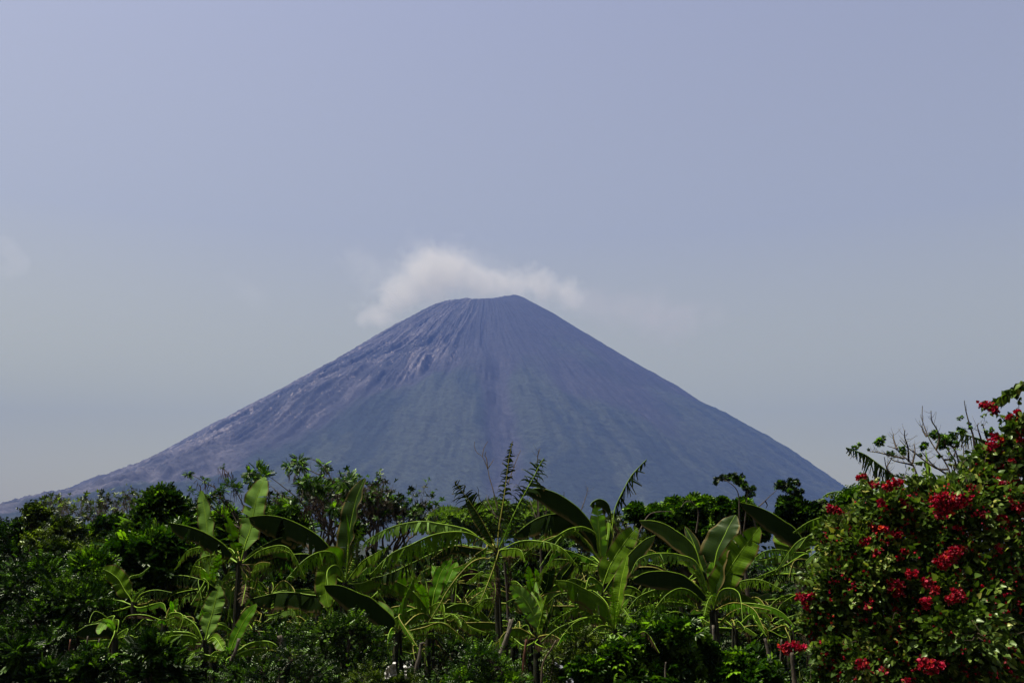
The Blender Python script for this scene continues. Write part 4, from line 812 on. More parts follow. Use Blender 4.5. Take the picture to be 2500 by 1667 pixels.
shoot_tree('thin tree with brown hanging pods on bare shoots, left of the tall pale blade', 560, 18.6,
   ['600,1330 585,1290 560,1240 545,1225 530,1195 505,1180 480,1165 458,1155', '600,1330 602,1260 590,1225 572,1190 560,1160 545,1142', '585,1290 548,1262 500,1226 470,1224', '600,1300 570,1245 545,1215 520,1208'],
   [(458, 1156, 12), (500, 1172, 10), (465, 1196, 10), (512, 1212, 22), (500, 1228, 18), (543, 1140, 7), (560, 1183, 16), (575, 1192, 14), (540, 1196, 14), (548, 1220, 12)],
   [(545, 1150, 16), (556, 1160, 8), (500, 1180, 14), (578, 1200, 10), (512, 1190, 8), (533, 1205, 8), (545, 1235, 8)], hub=(600, 1330))
shoot_tree('thin tree arching over the left bananas with round leaf tufts and dry pods', 760, 18.9,
   ['775,1330 760,1270 735,1225 700,1195 660,1165 640,1160', '775,1330 800,1290 735,1228 690,1210 660,1185', '800,1290 823,1240 822,1200 812,1175 790,1140 765,1122 738,1122', '735,1225 745,1165 738,1128', '812,1175 760,1150 738,1142', '700,1240 660,1215 640,1190', '800,1290 790,1215 815,1195', '823,1240 800,1220 785,1180 782,1150', '810,1290 845,1270 830,1250 800,1242'],
   [(610, 1155, 16), (628, 1150, 20), (645, 1162, 18), (615, 1172, 18), (635, 1180, 18), (706, 1135, 16), (728, 1125, 18), (735, 1138, 16), (715, 1145, 14), (788, 1138, 16), (800, 1142, 9), (740, 1180, 18), (765, 1182, 20), (790, 1188, 20), (750, 1172, 14), (778, 1205, 14), (835, 1175, 18), (855, 1172, 18), (845, 1190, 18), (862, 1190, 10), (812, 1242, 18), (825, 1250, 14), (690, 1222, 14), (710, 1235, 18), (650, 1225, 12)],
   [(722, 1160, 12), (672, 1212, 12), (690, 1215, 8), (765, 1232, 22), (745, 1245, 22), (785, 1240, 14), (775, 1262, 12)], hub=(775, 1330))
shoot_tree('thin tree with a curved leafy spray floating above the largest banana plant', 1815, 18.4,
   ['1812,1330 1805,1260 1804,1215 1795,1190 1770,1172 1750,1170', '1812,1330 1820,1260 1824,1215 1826,1195', '1850,1300 1840,1255 1868,1222 1896,1196', '1868,1222 1873,1232 1870,1240', '1560,1300 1580,1262 1600,1250 1640,1248', '1700,1300 1705,1250 1690,1226 1675,1224 1662,1238', '1910,1300 1925,1240 1940,1200 1950,1180'],
   [(1747, 1178, 8), (1752, 1170, 11), (1765, 1166, 11), (1778, 1164, 11), (1790, 1166, 12), (1802, 1172, 13), (1812, 1180, 12), (1820, 1188, 11), (1828, 1196, 10), (1840, 1192, 9), (1838, 1206, 8), (1828, 1208, 8), (1812, 1162, 8),
    (1895, 1186, 12), (1908, 1182, 13), (1920, 1190, 14), (1930, 1180, 13), (1945, 1178, 11), (1935, 1200, 15), (1945, 1212, 14), (1930, 1220, 13), (1952, 1200, 10), (1915, 1232, 10), (1948, 1232, 12)], [], hub=(1812, 1330), kind='palm', tuft=0.15, mat='dark', twigs=False)
def cr(s_):   # right-hand crop coordinates of the twiggy tree
    return ' '.join('%.1f,%.1f' % (2050 + float(a) / 5.227, 920 + float(b) / 5.227) for a, b in (z.split(',') for z in s_.split()))
shoot_tree('nearly bare twiggy tree rising above the red flowering climber into the sky', 2340, 13.2,
   [cr('1500,1700 1450,1400 1400,1200 1330,1060 1230,930 1150,800 1090,660 1055,540 1055,370'), cr('1230,930 1270,780 1230,650 1175,560 1165,430'), cr('1000,1300 930,1120 800,1000 720,920 610,880'),
    cr('940,1130 880,1110 700,1070 650,1030'), cr('830,1040 640,1000 500,965 380,950'), cr('730,920 690,800 685,725'), cr('880,1080 870,900 830,770 830,680'), cr('1380,1180 1250,1170 1100,1080 950,960 850,890 765,800'),
    cr('1720,900 1700,740 1660,620 1610,430 1590,300'), cr('1530,1200 1520,1110 1480,950 1400,850'), cr('1585,1200 1580,880'), cr('1710,1200 1705,900'), cr('1830,860 1800,780 1760,640 1770,590'), cr('1890,800 1860,740 1830,610'),
    cr('1400,1260 1200,1130 1050,960'), cr('1420,1300 1480,1100 1360,900 1320,800'), cr('660,1240 600,1160 670,1030'), cr('1330,1060 1450,1030 1480,900'), cr('930,1100 960,950 945,850'), cr('1110,760 1060,680 1050,620'), cr('1000,1300 700,1260 600,1160 570,1020')],
   [(2147, 1079, 13), (2155, 1072, 10), (2174, 1105, 10), (2183, 1112, 7), (2203, 1096, 10), (2207, 1104, 8), (2255, 1090, 10), (2262, 1084, 7), (2246, 1111, 7), (2276, 1063, 11), (2282, 1056, 9), (2299, 1070, 16), (2310, 1076, 16), (2320, 1068, 12), (2330, 1085, 12), (2300, 1088, 12), (2343, 1050, 10), (2352, 1056, 10), (2342, 1022, 6), (2348, 1018, 5), (2366, 1033, 6), (2369, 1042, 6), (2413, 1058, 10), (2422, 1050, 8), (2294, 1114, 8), (2086, 1094, 8), (2097, 1086, 7), (2120, 1097, 5)],
   [], hub=(2337, 1240), r=0.04, kind='palm', tuft=0.11, mat='fresh')
# dead sapling and thin dry shoots in front of the volcano, centre
shoot_tree('bare forked sapling left of the tall ragged banana leaf, standing against the volcano', 1232, 17.4,
   ['1225,1300 1216,1250 1205,1200 1195,1165 1190,1143 1178,1115 1165,1105 1158,1090 1159,1078', '1190,1143 1188,1120 1184,1112 1187,1102', '1191,1143 1200,1130 1205,1122', '1178,1115 1181,1095 1191,1077', '1225,1290 1205,1250 1192,1225 1188,1208', '1192,1220 1194,1209', '1230,1270 1200,1250 1172,1220 1168,1195 1164,1187'],
   [(1222, 1330, 12)], [], hub=(1226, 1310), r=0.035, kind='twig', tuft=0.12, mat='olive', twigs=False, group='thin bare saplings', name='bare_sapling')
shoot_tree('cluster of long bare shoots between the two ragged banana plants', 1300, 17.8,
   ['1240,1180 1247,1160 1258,1130 1271,1099', '1318,1290 1313,1200 1311,1150 1313,1115 1319,1094', '1315,1290 1312,1240 1311,1180 1312,1120 1316,1097', '1318,1290 1300,1240 1292,1215', '1340,1290 1325,1240 1318,1200', '1360,1290 1342,1250 1330,1220', '1417,1250 1428,1220 1436,1190', '1376,1290 1377,1200', '1330,1290 1336,1200 1326,1190'],
   [(1318, 1320, 14)], [], hub=(1320, 1310), r=0.035, kind='twig', tuft=0.12, mat='olive', twigs=True, group='thin bare saplings', name='bare_sapling')

# ------------------------------------------------------------------ far bare treetops and far green domes
def grow(tb, p, d, ln, r, depth, tips, curl=0.35):
    q = p + d * ln; mid = (p + q) / 2 + rng.normal(size=3) * ln * 0.07
    tb.add(catmull([p, mid, q], 4), r, r * 0.66, 3 if depth < 3 else 5)
    if depth == 0:
        tips.append(q); return
    for i in range(2 if rng.random() < 0.62 else 3):
        e = d + rng.normal(size=3) * curl + np.array([0, 0, 0.12]); e /= np.linalg.norm(e)
        grow(tb, q, e, ln * (0.66 + 0.22 * rng.random()), r * 0.64, depth - 1, tips, curl)
def bare_tree(label, px, top, Y, width, leaves=0, depth=6, group='bare treetops behind the thicket', stems=3, mat='olive', lsz=0.2):
    b = at(px, 1435, Y); b[2] = 0
    t = at(px, top, Y); H = t[2]
    root = empty('bare_tree', b, label, 'tree', group)
    tb = Tubes(); tw = Tubes(); tips = []
    k = ppm(Y)
    for s_ in range(stems):
        x = (s_ / max(stems - 1, 1) - 0.5) * width * k * 1.1
        f = b + np.array([x * 0.55, rng.normal() * width * k * 0.2, H * 0.50])
        tb.add(catmull([b + rng.normal(size=3) * np.array([.2, .2, 0]), f], 5), 0.11, 0.07, 6)
        e = np.array([x * 0.10 / max(H * 0.1, .1), rng.normal() * 0.2, 1.0]); e /= np.linalg.norm(e)
        grow(tw, f, e, H * 0.50 / 3.3, 0.055, depth, tips, 0.34)
    tb.obj('trunk', M_BARK, root); tw.obj('twig', M_TWIG, root)
    if leaves:
        T_ = np.array(tips); idx = rng.integers(0, len(T_), leaves)
        P = T_[idx] + rng.normal(size=(leaves, 3)) * 0.08
        V, F, tn = leaf_cloud(P, rng.normal(size=(leaves, 3)) + np.array([0, 0, .5]), np.full(leaves, lsz) * (0.6 + 0.8 * rng.random(leaves)), 'tuft')
        mesh_obj('crown', V, F, M_LEAF[mat], root, tone=tn, smooth=False)
    return root
bare_tree('bare treetop furthest left above the thicket', 155, 1226, 46, 60, 120)
bare_tree('widest dark bare treetop above the left thicket', 230, 1222, 44, 62, 160, stems=4)
bare_tree('narrow bare treetop between the widest one and the glossy tree', 306, 1216, 48, 40, 80)
bare_tree('pale small bare treetop nearest the glossy tree', 350, 1212, 52, 40, 60)
bare_tree('twiggy half bare tree behind the thin podded trees', 800, 1205, 26, 120, 420, stems=5, depth=7, mat='dark', lsz=0.13)
bare_tree('rounded half bare tree right of the narrow leaning blade', 880, 1212, 26, 90, 420, stems=4, depth=7, mat='dark', lsz=0.13)
bare_tree('low half bare tree sloping down to the far green treetops', 950, 1226, 27, 80, 420, stems=4, depth=7, mat='dark', lsz=0.13)
bare_tree('half bare tree between the ragged upright blade and the shining rosettes', 1500, 1282, 30, 90, 320, stems=4, depth=6, mat='olive', lsz=0.16)
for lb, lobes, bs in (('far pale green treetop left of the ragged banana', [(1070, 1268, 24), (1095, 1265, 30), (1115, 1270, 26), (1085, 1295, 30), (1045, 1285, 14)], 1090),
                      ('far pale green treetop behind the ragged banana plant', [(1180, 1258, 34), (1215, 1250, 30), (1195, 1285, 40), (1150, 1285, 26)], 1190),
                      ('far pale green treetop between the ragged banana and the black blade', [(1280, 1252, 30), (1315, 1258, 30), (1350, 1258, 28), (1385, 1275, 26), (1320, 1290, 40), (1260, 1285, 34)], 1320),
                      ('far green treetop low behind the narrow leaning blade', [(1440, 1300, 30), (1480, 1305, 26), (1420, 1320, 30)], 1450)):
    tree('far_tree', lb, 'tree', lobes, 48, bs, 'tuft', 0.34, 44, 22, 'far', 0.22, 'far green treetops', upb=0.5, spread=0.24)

# ------------------------------------------------------------------ bougainvillea
def petal_mat():
    m, n, l = new_mat('crimson_bract')
    out = n.new('ShaderNodeOutputMaterial'); p = n.new('ShaderNodeBsdfPrincipled'); tr = n.new('ShaderNodeBsdfTranslucent'); mx = n.new('ShaderNodeMixShader'); mx.inputs[0].default_value = 0.4
    a = n.new('ShaderNodeAttribute'); a.attribute_name = 'tone'
    r = ramp(n, [(0.0, (0.05, 0.0004, 0.002)), (0.55, (0.20, 0.001, 0.005)), (0.9, (0.36, 0.004, 0.04)), (1.0, (0.42, 0.04, 0.01))]); l.new(a.outputs['Fac'], r.inputs[0])
    l.new(r.outputs[0], p.inputs['Base Color']); l.new(r.outputs[0], tr.inputs[0]); p.inputs['Roughness'].default_value = 0.6; p.inputs['Specular IOR Level'].default_value = 0.2
    l.new(p.outputs[0], mx.inputs[1]); l.new(tr.outputs[0], mx.inputs[2]); l.new(mx.outputs[0], out.inputs[0]); return m
M_PETAL = petal_mat()
def bougainvillea():
    b = at(2230, 1435, 10.6); b[2] = 0
    root = empty('bougainvillea', b, 'large bougainvillea climber covered in crimson flowers, filling the lower right', 'flowering shrub')
    LB = [(2075, 1290, 50), (2120, 1262, 40), (2160, 1300, 60), (2050, 1340, 50), (2030, 1300, 26), (2110, 1350, 70), (2190, 1250, 50), (2230, 1290, 70), (2180, 1370, 80), (2260, 1215, 40), (2290, 1250, 60), (2330, 1190, 46),
          (2350, 1250, 70), (2390, 1170, 50), (2420, 1120, 40), (2445, 1170, 56), (2470, 1090, 40), (2490, 1040, 30), (2480, 1140, 50), (2420, 1240, 80), (2490, 1220, 60), (2290, 1350, 90), (2390, 1340, 100), (2480, 1320, 80),
          (2060, 1420, 60), (2010, 1420, 30), (2000, 1470, 30), (2120, 1440, 70), (2060, 1490, 60), (2000, 1530, 36), (2200, 1460, 80), (2300, 1450, 90), (2400, 1440, 90), (2490, 1430, 70),
          (2080, 1560, 60), (2030, 1590, 34), (2160, 1550, 80), (2260, 1560, 90), (2370, 1550, 100), (2480, 1540, 80), (2110, 1630, 60), (2190, 1640, 80), (2300, 1650, 90), (2410, 1650, 90), (2490, 1650, 70), (2020, 1640, 20)]
    VV, FF, TT, nv = [], [], [], 0
    st = Tubes(); cents = []
    for i, (x, y, r) in enumerate(LB):
        if y < 1200: r *= 0.78; y += 6
        Y = 10.6 - 0.5 * math.sin(min(max((x - 1980) / 520, 0), 1) * 2.2) + (1500 - y) / 600 * 0.5 + rng.normal() * 0.12
        C = at(x, y, Y); rr_ = r * ppm(Y); cents.append((C, rr_))
        ncl = int(11 + r * 0.34)
        P, D, t, cc = clump_points(C, rr_, ncl, 17, flat=1.0, spread=0.27)
        V, F, tn = leaf_cloud(P, D + np.array([0, -0.4, -0.3]), 0.072 * (0.5 + 0.75 * rng.random(len(P))), 'heart', 0.30, t)
        VV.append(V); FF.append(F + nv); TT.append(tn); nv += len(V)
        o = b + np.array([(x - 2230) * 0.0012, 0, 0.3 + 0.3 * rng.random()])
        st.add(catmull([o, (o + C) / 2 + rng.normal(size=3) * 0.1, C], 9), 0.016, 0.006, 5, 0.2)
        for c in cc[::3]:
            st.add(catmull([C, (c + C) / 2 + rng.normal(size=3) * 0.03, c, c + (c - C) * 0.35 + rng.normal(size=3) * 0.04], 6), 0.004, 0.002, 4)
    # stray shoots in front of the sky
    for s_, sz in ((cr('2352,60 2300,150 2180,210 2080,280 1980,335 1900,370'), 0.085), (cr('2352,480 2330,560 2300,650 2250,760'), 0.07), (cr('480,1500 340,1390 300,1320 310,1270'), 0.05), (cr('250,1480 350,1400 420,1370 560,1400 700,1380'), 0.06),
                   (cr('900,1420 960,1300 1020,1330 1100,1400'), 0.07), (cr('1560,1100 1700,1000 1800,980 1900,1020'), 0.07), (cr('1000,1568 900,1480 800,1440 700,1440'), 0.055)):
        pts = [tuple(map(float, z.split(','))) for z in s_.split()]
        C_ = catmull([at(x, y, 10.2 + 0.1 * i) for i, (x, y) in enumerate(pts)], 40)
        st.add(C_, 0.005, 0.0022, 5)
        idx = np.arange(2, 40); idx = np.repeat(idx, 2 if sz > 0.06 else 3)
        P = C_[idx] + rng.normal(size=(len(idx), 3)) * 0.018
        D = rng.normal(size=(len(idx), 3)) + np.array([0, 0, -0.7])
        V, F, tn = leaf_cloud(P, D, sz * (0.6 + 0.6 * rng.random(len(P))), 'heart', 0.3)
        VV.append(V); FF.append(F + nv); TT.append(tn); nv += len(V)
    # long loose shoots reaching out of the mass
    for q in range(150):
        C, rr_ = cents[rng.integers(0, len(cents))]
        d = rng.normal(size=3); d[2] = abs(d[2]) + 0.2; d[1] = -abs(d[1]) * 0.6; d /= np.linalg.norm(d)
        s0 = C + d * rr_ * 0.7; ln = 0.18 + 0.30 * rng.random()
        C_ = catmull([s0, s0 + d * ln * 0.6 + rng.normal(size=3) * 0.03, s0 + d * ln + np.array([0, 0, -0.10 - 0.1 * rng.random()])], 16)
        st.add(C_, 0.004, 0.0015, 4)
        idx = np.arange(1, 16)
        V, F, tn = leaf_cloud(C_[idx] + rng.normal(size=(15, 3)) * 0.012, rng.normal(size=(15, 3)) + np.array([0, 0, -0.5]), 0.055 * (0.5 + 0.7 * rng.random(15)), 'heart', 0.4)
        VV.append(V); FF.append(F + nv); TT.append(tn); nv += len(V)
    # trunk foot
    tk = Tubes()
    for fx, tx, ty in ((2230, 2200, 1500), (2150, 2120, 1500), (2330, 2340, 1500), (2420, 2420, 1480)):
        f = at(fx, 1435, 10.6); f[2] = 0; tk.add(catmull([f, (f + at(tx, ty, 10.6)) / 2 + rng.normal(size=3) * .05, at(tx, ty, 10.6)], 10), 0.035, 0.02, 7, 0.3)
    tk.obj('trunk', M_BARK, root)
    st.obj('branch', M_TWIG, root)
    mesh_obj('foliage', np.vstack(VV), np.vstack(FF), M_LEAF['vine'], root, tone=np.concatenate(TT), smooth=False)
    FL = [(2295, 1222, 22), (2320, 1226, 22), (2345, 1222, 20), (2365, 1214, 11), (2300, 1250, 16), (2335, 1288, 7), (2312, 1246, 12), (2297, 1376, 15), (2312, 1362, 18), (2330, 1350, 16), (2340, 1338, 12), (2186, 1428, 18), (2190, 1446, 12), (2268, 1423, 14), (2228, 1401, 11), (2282, 1441, 9),
          (2340, 1452, 15), (2320, 1463, 9), (2258, 1466, 12), (2262, 1478, 7), (1962, 1462, 15), (1975, 1456, 13), (2003, 1467, 7), (1970, 1480, 6), (2262, 1620, 16), (2276, 1628, 18), (2290, 1622, 14), (2250, 1614, 12), (2104, 1621, 13), (2154, 1638, 7), (2213, 1662, 8),
          (1912, 1580, 9), (1920, 1588, 8), (1924, 1574, 6), (1944, 1576, 9), (1952, 1582, 6), (1962, 1579, 5), (2060, 1308, 15), (2074, 1316, 13), (2037, 1291, 9), (2078, 1292, 9), (2110, 1323, 11), (2136, 1284, 10), (2159, 1291, 9), (2188, 1303, 10), (2196, 1306, 6), (2037, 1242, 11), (2026, 1243, 8), (2050, 1247, 7),
          (2178, 1184, 12), (2190, 1178, 9), (2165, 1190, 8), (2132, 1184, 7), (2198, 1175, 4), (2402, 990, 12), (2414, 988, 8), (2430, 1006, 7), (2428, 996, 7), (2430, 1066, 8), (2424, 1082, 12), (2416, 1094, 8), (2444, 1073, 6), (2484, 1008, 7), (2465, 1020, 5), (2489, 1073, 7), (2489, 1024, 4), (2446, 1138, 6), (2470, 1126, 5),
          (2425, 1180, 8), (2438, 1181, 9), (2452, 1180, 9), (2466, 1178, 9), (2480, 1176, 8), (2487, 1188, 8), (2476, 1232, 12), (2490, 1240, 11), (2438, 1262, 9), (2400, 1258, 8), (2370, 1192, 7), (2350, 1208, 6), (2456, 1268, 7), (2480, 1300, 8), (2440, 1340, 7), (2095, 1165, 5), (2108, 1163, 4), (2150, 1228, 8), (2210, 1225, 8), (2222, 1240, 6), (2206, 1346, 10), (2140, 1350, 7), (2196, 1362, 6), (2120, 1480, 7), (2060, 1520, 6), (2480, 1420, 8), (2400, 1465, 7), (2454, 1470, 6), (2500, 1630, 10)]
    FL = FL[:92]
    fr = np.array([[c[0] for c, r in cents], [c[2] for c, r in cents], [c[1] - 0.8 * r for c, r in cents]])
    for (x, y, r) in FL:
        p0 = at(x, y, 10.3)
        d2 = (fr[0] - p0[0]) ** 2 + (fr[1] - p0[2]) ** 2
        Yf = fr[2][np.argsort(d2)[:3]].min()
        Yf = min(max(Yf, 9.5), 10.7) - 0.04
        C = at(x, y, Yf); rr_ = r * ppm(Yf); n_ = int(8 + (r / 3.0) ** 2 * 1.5)
        d = rng.normal(size=(n_, 3)); d[:, 1] = -abs(d[:, 1]) * 0.8; d /= np.linalg.norm(d, axis=1)[:, None]
        P = C + clipn(n_) * rr_ * np.array([0.62, 0.35, 0.45])
        V, F, tn = leaf_cloud(P, d * 0.7 + rng.normal(size=(n_, 3)) * 0.6, 0.030 * (0.7 + 0.6 * rng.random(n_)), 'bract', 0.15)
        fl = mesh_obj('flower_cluster', V, F, M_PETAL, root, tone=tn, smooth=False)
    # scattered single flowers
    n_ = 950; ii = rng.integers(0, len(cents), n_)
    d = rng.normal(size=(n_, 3)); d[:, 1] = -abs(d[:, 1]); d /= np.linalg.norm(d, axis=1)[:, None]
    P = np.array([cents[i][0] for i in ii]) + d * np.array([cents[i][1] for i in ii])[:, None] * (0.9 + 0.15 * rng.random((n_, 1)))
    P = np.repeat(P, 3, axis=0) + rng.normal(size=(n_ * 3, 3)) * 0.022
    V, F, tn = leaf_cloud(P, rng.normal(size=(n_ * 3, 3)), 0.022 * (0.7 + 0.6 * rng.random(n_ * 3)), 'bract', 0.2)
    o = mesh_obj('flowers', V, F, M_PETAL, root, tone=tn, smooth=False); tag(o, 'scattered single crimson flowers', kind='stuff')
bougainvillea()

# ------------------------------------------------------------------ undergrowth along the front
SHR = [
 ('broad-leaved bush under the largest banana plant, left of its stem', [(1570, 1575, 26), (1610, 1565, 30), (1650, 1560, 30), (1690, 1565, 26), (1580, 1620, 34), (1640, 1610, 36), (1700, 1610, 30), (1620, 1660, 36)], 13.6, 1640, 'palm', 0.20, 'fresh'),
 ('broad-leaved bush right of the largest banana stem', [(1770, 1635, 24), (1810, 1625, 26), (1850, 1630, 26), (1790, 1660, 30), (1840, 1660, 30)], 13.4, 1810, 'palm', 0.20, 'fresh'),
 ('leafy bush at the foot of the bright green banana plant', [(1450, 1625, 24), (1490, 1612, 20), (1530, 1620, 22), (1470, 1655, 28), (1430, 1645, 22), (1540, 1650, 24)], 13.4, 1490, 'palm', 0.19, 'fresh'),
 ('finely leaved olive bush between two stakes in the centre', [(1375, 1590, 26), (1410, 1575, 24), (1440, 1590, 24), (1390, 1625, 30), (1420, 1650, 28), (1360, 1655, 20)], 14.0, 1400, 'twig', 0.13, 'olive'),
 ('low creeper mound beside the leaning grey post', [(1170, 1612, 22), (1210, 1625, 22), (1130, 1640, 26), (1260, 1650, 22), (1190, 1655, 26)], 13.6, 1190, 'twig', 0.12, 'fresh'),
 ('rounded dark mound of creeper left of the white sheet', [(790, 1545, 24), (820, 1520, 24), (860, 1520, 26), (895, 1550, 24), (840, 1560, 40), (780, 1590, 34), (900, 1600, 30), (850, 1620, 40)], 14.4, 840, 'twig', 0.13, 'mid'),
 ('low bush in front of the white sheet', [(925, 1664, 16), (970, 1672, 16), (1010, 1668, 16), (890, 1660, 24)], 13.6, 960, 'twig', 0.11, 'olive'),
 ('low dark bush right of the short thick grey post', [(720, 1620, 26), (760, 1640, 28), (690, 1655, 24)], 13.8, 730, 'twig', 0.12, 'dark'),
 ('low dark bush under the slanting blade', [(600, 1640, 26), (640, 1650, 28), (560, 1655, 24)], 13.6, 600, 'twig', 0.12, 'dark'),
 ('bush with ferny leaves above the stakes at left', [(380, 1595, 20), (410, 1610, 24), (350, 1620, 24), (430, 1640, 26), (380, 1650, 26)], 13.8, 390, 'pinnate', 0.19, 'mid'),
 ('creeper bush at the feet of the two pale stakes at left', [(200, 1635, 22), (235, 1628, 22), (260, 1640, 22), (190, 1655, 22), (240, 1660, 24)], 13.6, 225, 'palm', 0.14, 'mid'),
 ('low dark bush in the bottom left corner', [(30, 1650, 24), (80, 1655, 24), (130, 1650, 26), (40, 1600, 20)], 13.6, 80, 'pinnate', 0.17, 'dark'),
 ('dark bush between the olive tree and the stakes at left', [(290, 1560, 34), (340, 1570, 34), (380, 1550, 30), (310, 1610, 30), (440, 1580, 34)], 15.4, 335, 'twig', 0.15, 'dark'),
 ('sunlit bush in the clearing behind the dark trunk', [(1880, 1600, 26), (1920, 1610, 26), (1960, 1600, 22), (1900, 1640, 26), (1950, 1640, 26)], 19.5, 1915, 'twig', 0.16, 'fresh'),
 ('low bush at the front right under the climber', [(1990, 1655, 20), (2020, 1660, 20)], 12.6, 2005, 'twig', 0.12, 'mid'),
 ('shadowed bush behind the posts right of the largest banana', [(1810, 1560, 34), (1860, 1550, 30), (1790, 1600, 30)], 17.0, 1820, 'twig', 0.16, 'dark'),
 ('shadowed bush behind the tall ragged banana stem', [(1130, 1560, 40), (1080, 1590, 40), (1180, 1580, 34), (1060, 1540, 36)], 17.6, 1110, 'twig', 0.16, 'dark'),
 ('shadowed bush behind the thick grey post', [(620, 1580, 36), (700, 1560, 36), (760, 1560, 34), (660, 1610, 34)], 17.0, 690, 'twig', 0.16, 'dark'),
]
for lb, lobes, Y, bs, kind, sz, mat in SHR:
    tree('leafy_bush', lb, 'bush', [(x_ + rng.normal() * 5, y_ + rng.normal() * 9, r_ * (0.7 + 0.5 * rng.random())) for x_, y_, r_ in lobes], Y, bs, kind, sz, 11, 13, mat, 0.022, G_U, stems=3, upb=0.5, spread=0.46, fine=1.6)

# the wood beyond, a dense low mass that closes the gaps between the stems
def woodland():
    n = 26000
    Y = 25 + rng.random(n) * 14; X = (rng.random(n) - 0.5) * 1.3 * Y
    top = 1.7 + 1.1 * fbm(X * 0.35 + 5, Y * 0.3, 3)
    Z = top * rng.random(n) ** 0.8
    P = np.stack([X, Y, Z], -1)
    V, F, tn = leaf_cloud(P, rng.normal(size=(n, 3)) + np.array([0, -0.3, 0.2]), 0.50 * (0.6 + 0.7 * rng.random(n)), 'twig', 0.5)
    tag(mesh_obj('woodland', V, F, M_LEAF['dark'], None, tone=tn, smooth=False), kind='stuff')
woodland()

# ground creepers and grass (uncountable)
def ground_cover():
    n = 15000
    Y = 12.4 + rng.random(n) ** 1.6 * 13; X = (rng.random(n) - 0.5) * 1.12 * Y
    msk = fbm(X * 0.9, Y * 0.9, 3) > 0.42; X, Y = X[msk], Y[msk]; n = len(X)
    hgt = 0.03 + 0.28 * rng.random(n) ** 2
    P = np.stack([X, Y, hgt], -1)
    V, F, tn = leaf_cloud(P, rng.normal(size=(n, 3)) * np.array([1, 1, 0.4]), 0.12 * (0.5 + rng.random(n)), 'twig', 0.7)
    tag(mesh_obj('ground_creepers', V, F, M_LEAF['mid'], None, tone=tn, smooth=False), kind='stuff')
    # taller tangle between the stems
    n = 16000
    Y = 14.6 + rng.random(n) * 6.5; X = (rng.random(n) - 0.5) * 1.1 * Y
    top = 1.25 * sstep(0.35, 0.7, fbm(X * 0.55 + 31, Y * 0.5, 4)) + 0.15
    P = np.stack([X, Y, top * rng.random(n) ** 0.7], -1)
    V, F, tn = leaf_cloud(P, rng.normal(size=(n, 3)) + np.array([0, 0, 0.1]), 0.15 * (0.5 + rng.random(n)), 'twig', 0.45)
    tag(mesh_obj('tangled_undergrowth', V, F, M_LEAF['dark'], None, tone=tn, smooth=False), kind='stuff')
    m = 9000
    Y = 12.6 + rng.random(m) * 12; X = (rng.random(m) - 0.5) * 1.12 * Y
    a = rng.random(m) * 6.28; h = 0.12 + 0.30 * rng.random(m) ** 1.5; wd = 0.006
    base = np.stack([X, Y, np.zeros(m)], -1); sd_ = np.stack([np.cos(a), np.sin(a), 0 * a], -1) * wd; ln = np.stack([np.cos(a * 3) * 0.25, np.sin(a * 3) * 0.25, np.ones(m)], -1)
    V = np.stack([base - sd_, base + sd_, base + ln * h[:, None] * 0.6 + sd_ * 0.7, base + ln * h[:, None] * np.array([1.6, 1.6, 0.95])], 1).reshape(-1, 3)
    F = np.arange(m * 4).reshape(-1, 4)
    tag(mesh_obj('grass', V, F, M_LEAF['olive'], None, tone=np.repeat(rng.random(m), 4), smooth=False), kind='stuff')
ground_cover()

# ------------------------------------------------------------------ stakes and posts
def stake(label, path, Y, rpx, mat=M_STAKE, name='wooden_stake', foot=True, taper=0.6, branch=None):
    pts = [tuple(map(float, z.split(','))) for z in path.split()]     # foot to top
    P = [at(x, y, Y) for x, y in pts]
    b = P[0].copy()
    if foot and b[2] > 0.0:
        b = P[0] + (P[0] - P[1]) / np.linalg.norm(P[0] - P[1]) * 0.001; b[2] = -0.05; P = [b] + P
    tb = Tubes(); r = rpx * 0.85 * ppm(Y)
    tb.cap_add(catmull(P, 22), r, r * taper, 9, 0.34)
    if branch is not None:
        q = [at(float(z.split(',')[0]), float(z.split(',')[1]), Y - 0.02) for z in branch.split()]
        tb.cap_add(catmull(q, 8), r * 0.5, r * 0.2, 6, 0.3)
    o = tb.obj(name, mat); return tag(o, label, 'stake', 'stakes and posts among the plants')
stake('leaning bleached grey post in front of the tall ragged banana', '1213,1648 1219,1610 1228,1580 1241,1545 1248,1511', 14.0, 9.0, branch='1241,1545 1250,1520 1254,1508')
stake('upright grey post with a ragged top, right of the white sheet', '1016,1640 1024,1600 1028,1570', 14.2, 7.5, branch='1026,1572 1034,1569 1040,1573')
stake('short thick grey post wrapped in rough bark at left centre', '686,1632 690,1600 688,1575 682,1550', 14.6, 10.0)
stake('slanting bare stake behind the single slanting banana blade', '562,1628 575,1590 584,1558', 13.8, 7.0)
stake('crooked thin stick bent in the middle, centre of the row', '1322,1668 1326,1618 1345,1585 1358,1562', 13.6, 3.6, M_TWIG)
stake('smooth reddish stake left of the crooked stick', '1276,1660 1279,1600 1286,1560', 14.0, 5.0, M_RSTAKE)
stake('pale stake under the bright green banana plant', '1508,1668 1512,1605 1520,1575 1526,1548', 13.9, 4.2)
stake('slender pale pole right beside the thick banana stem', '1745,1668 1748,1610 1744,1570 1741,1525', 14.2, 5.5)
stake('short reddish stub among the bushes right of the thick banana stem', '1843,1626 1836,1605 1831,1590', 15.0, 6.0, M_RSTAKE)
stake('knotted pale post right of the reddish stub', '1892,1668 1880,1635 1876,1600 1872,1575 1867,1558', 14.6, 6.5)
stake('dark upright trunk post under the red flower cluster', '1940,1668 1936,1630 1933,1592', 14.0, 8.0, M_BARK)
stake('thin pale post behind the left end of the red flowers', '1904,1640 1906,1600 1908,1560', 16.5, 3.5)
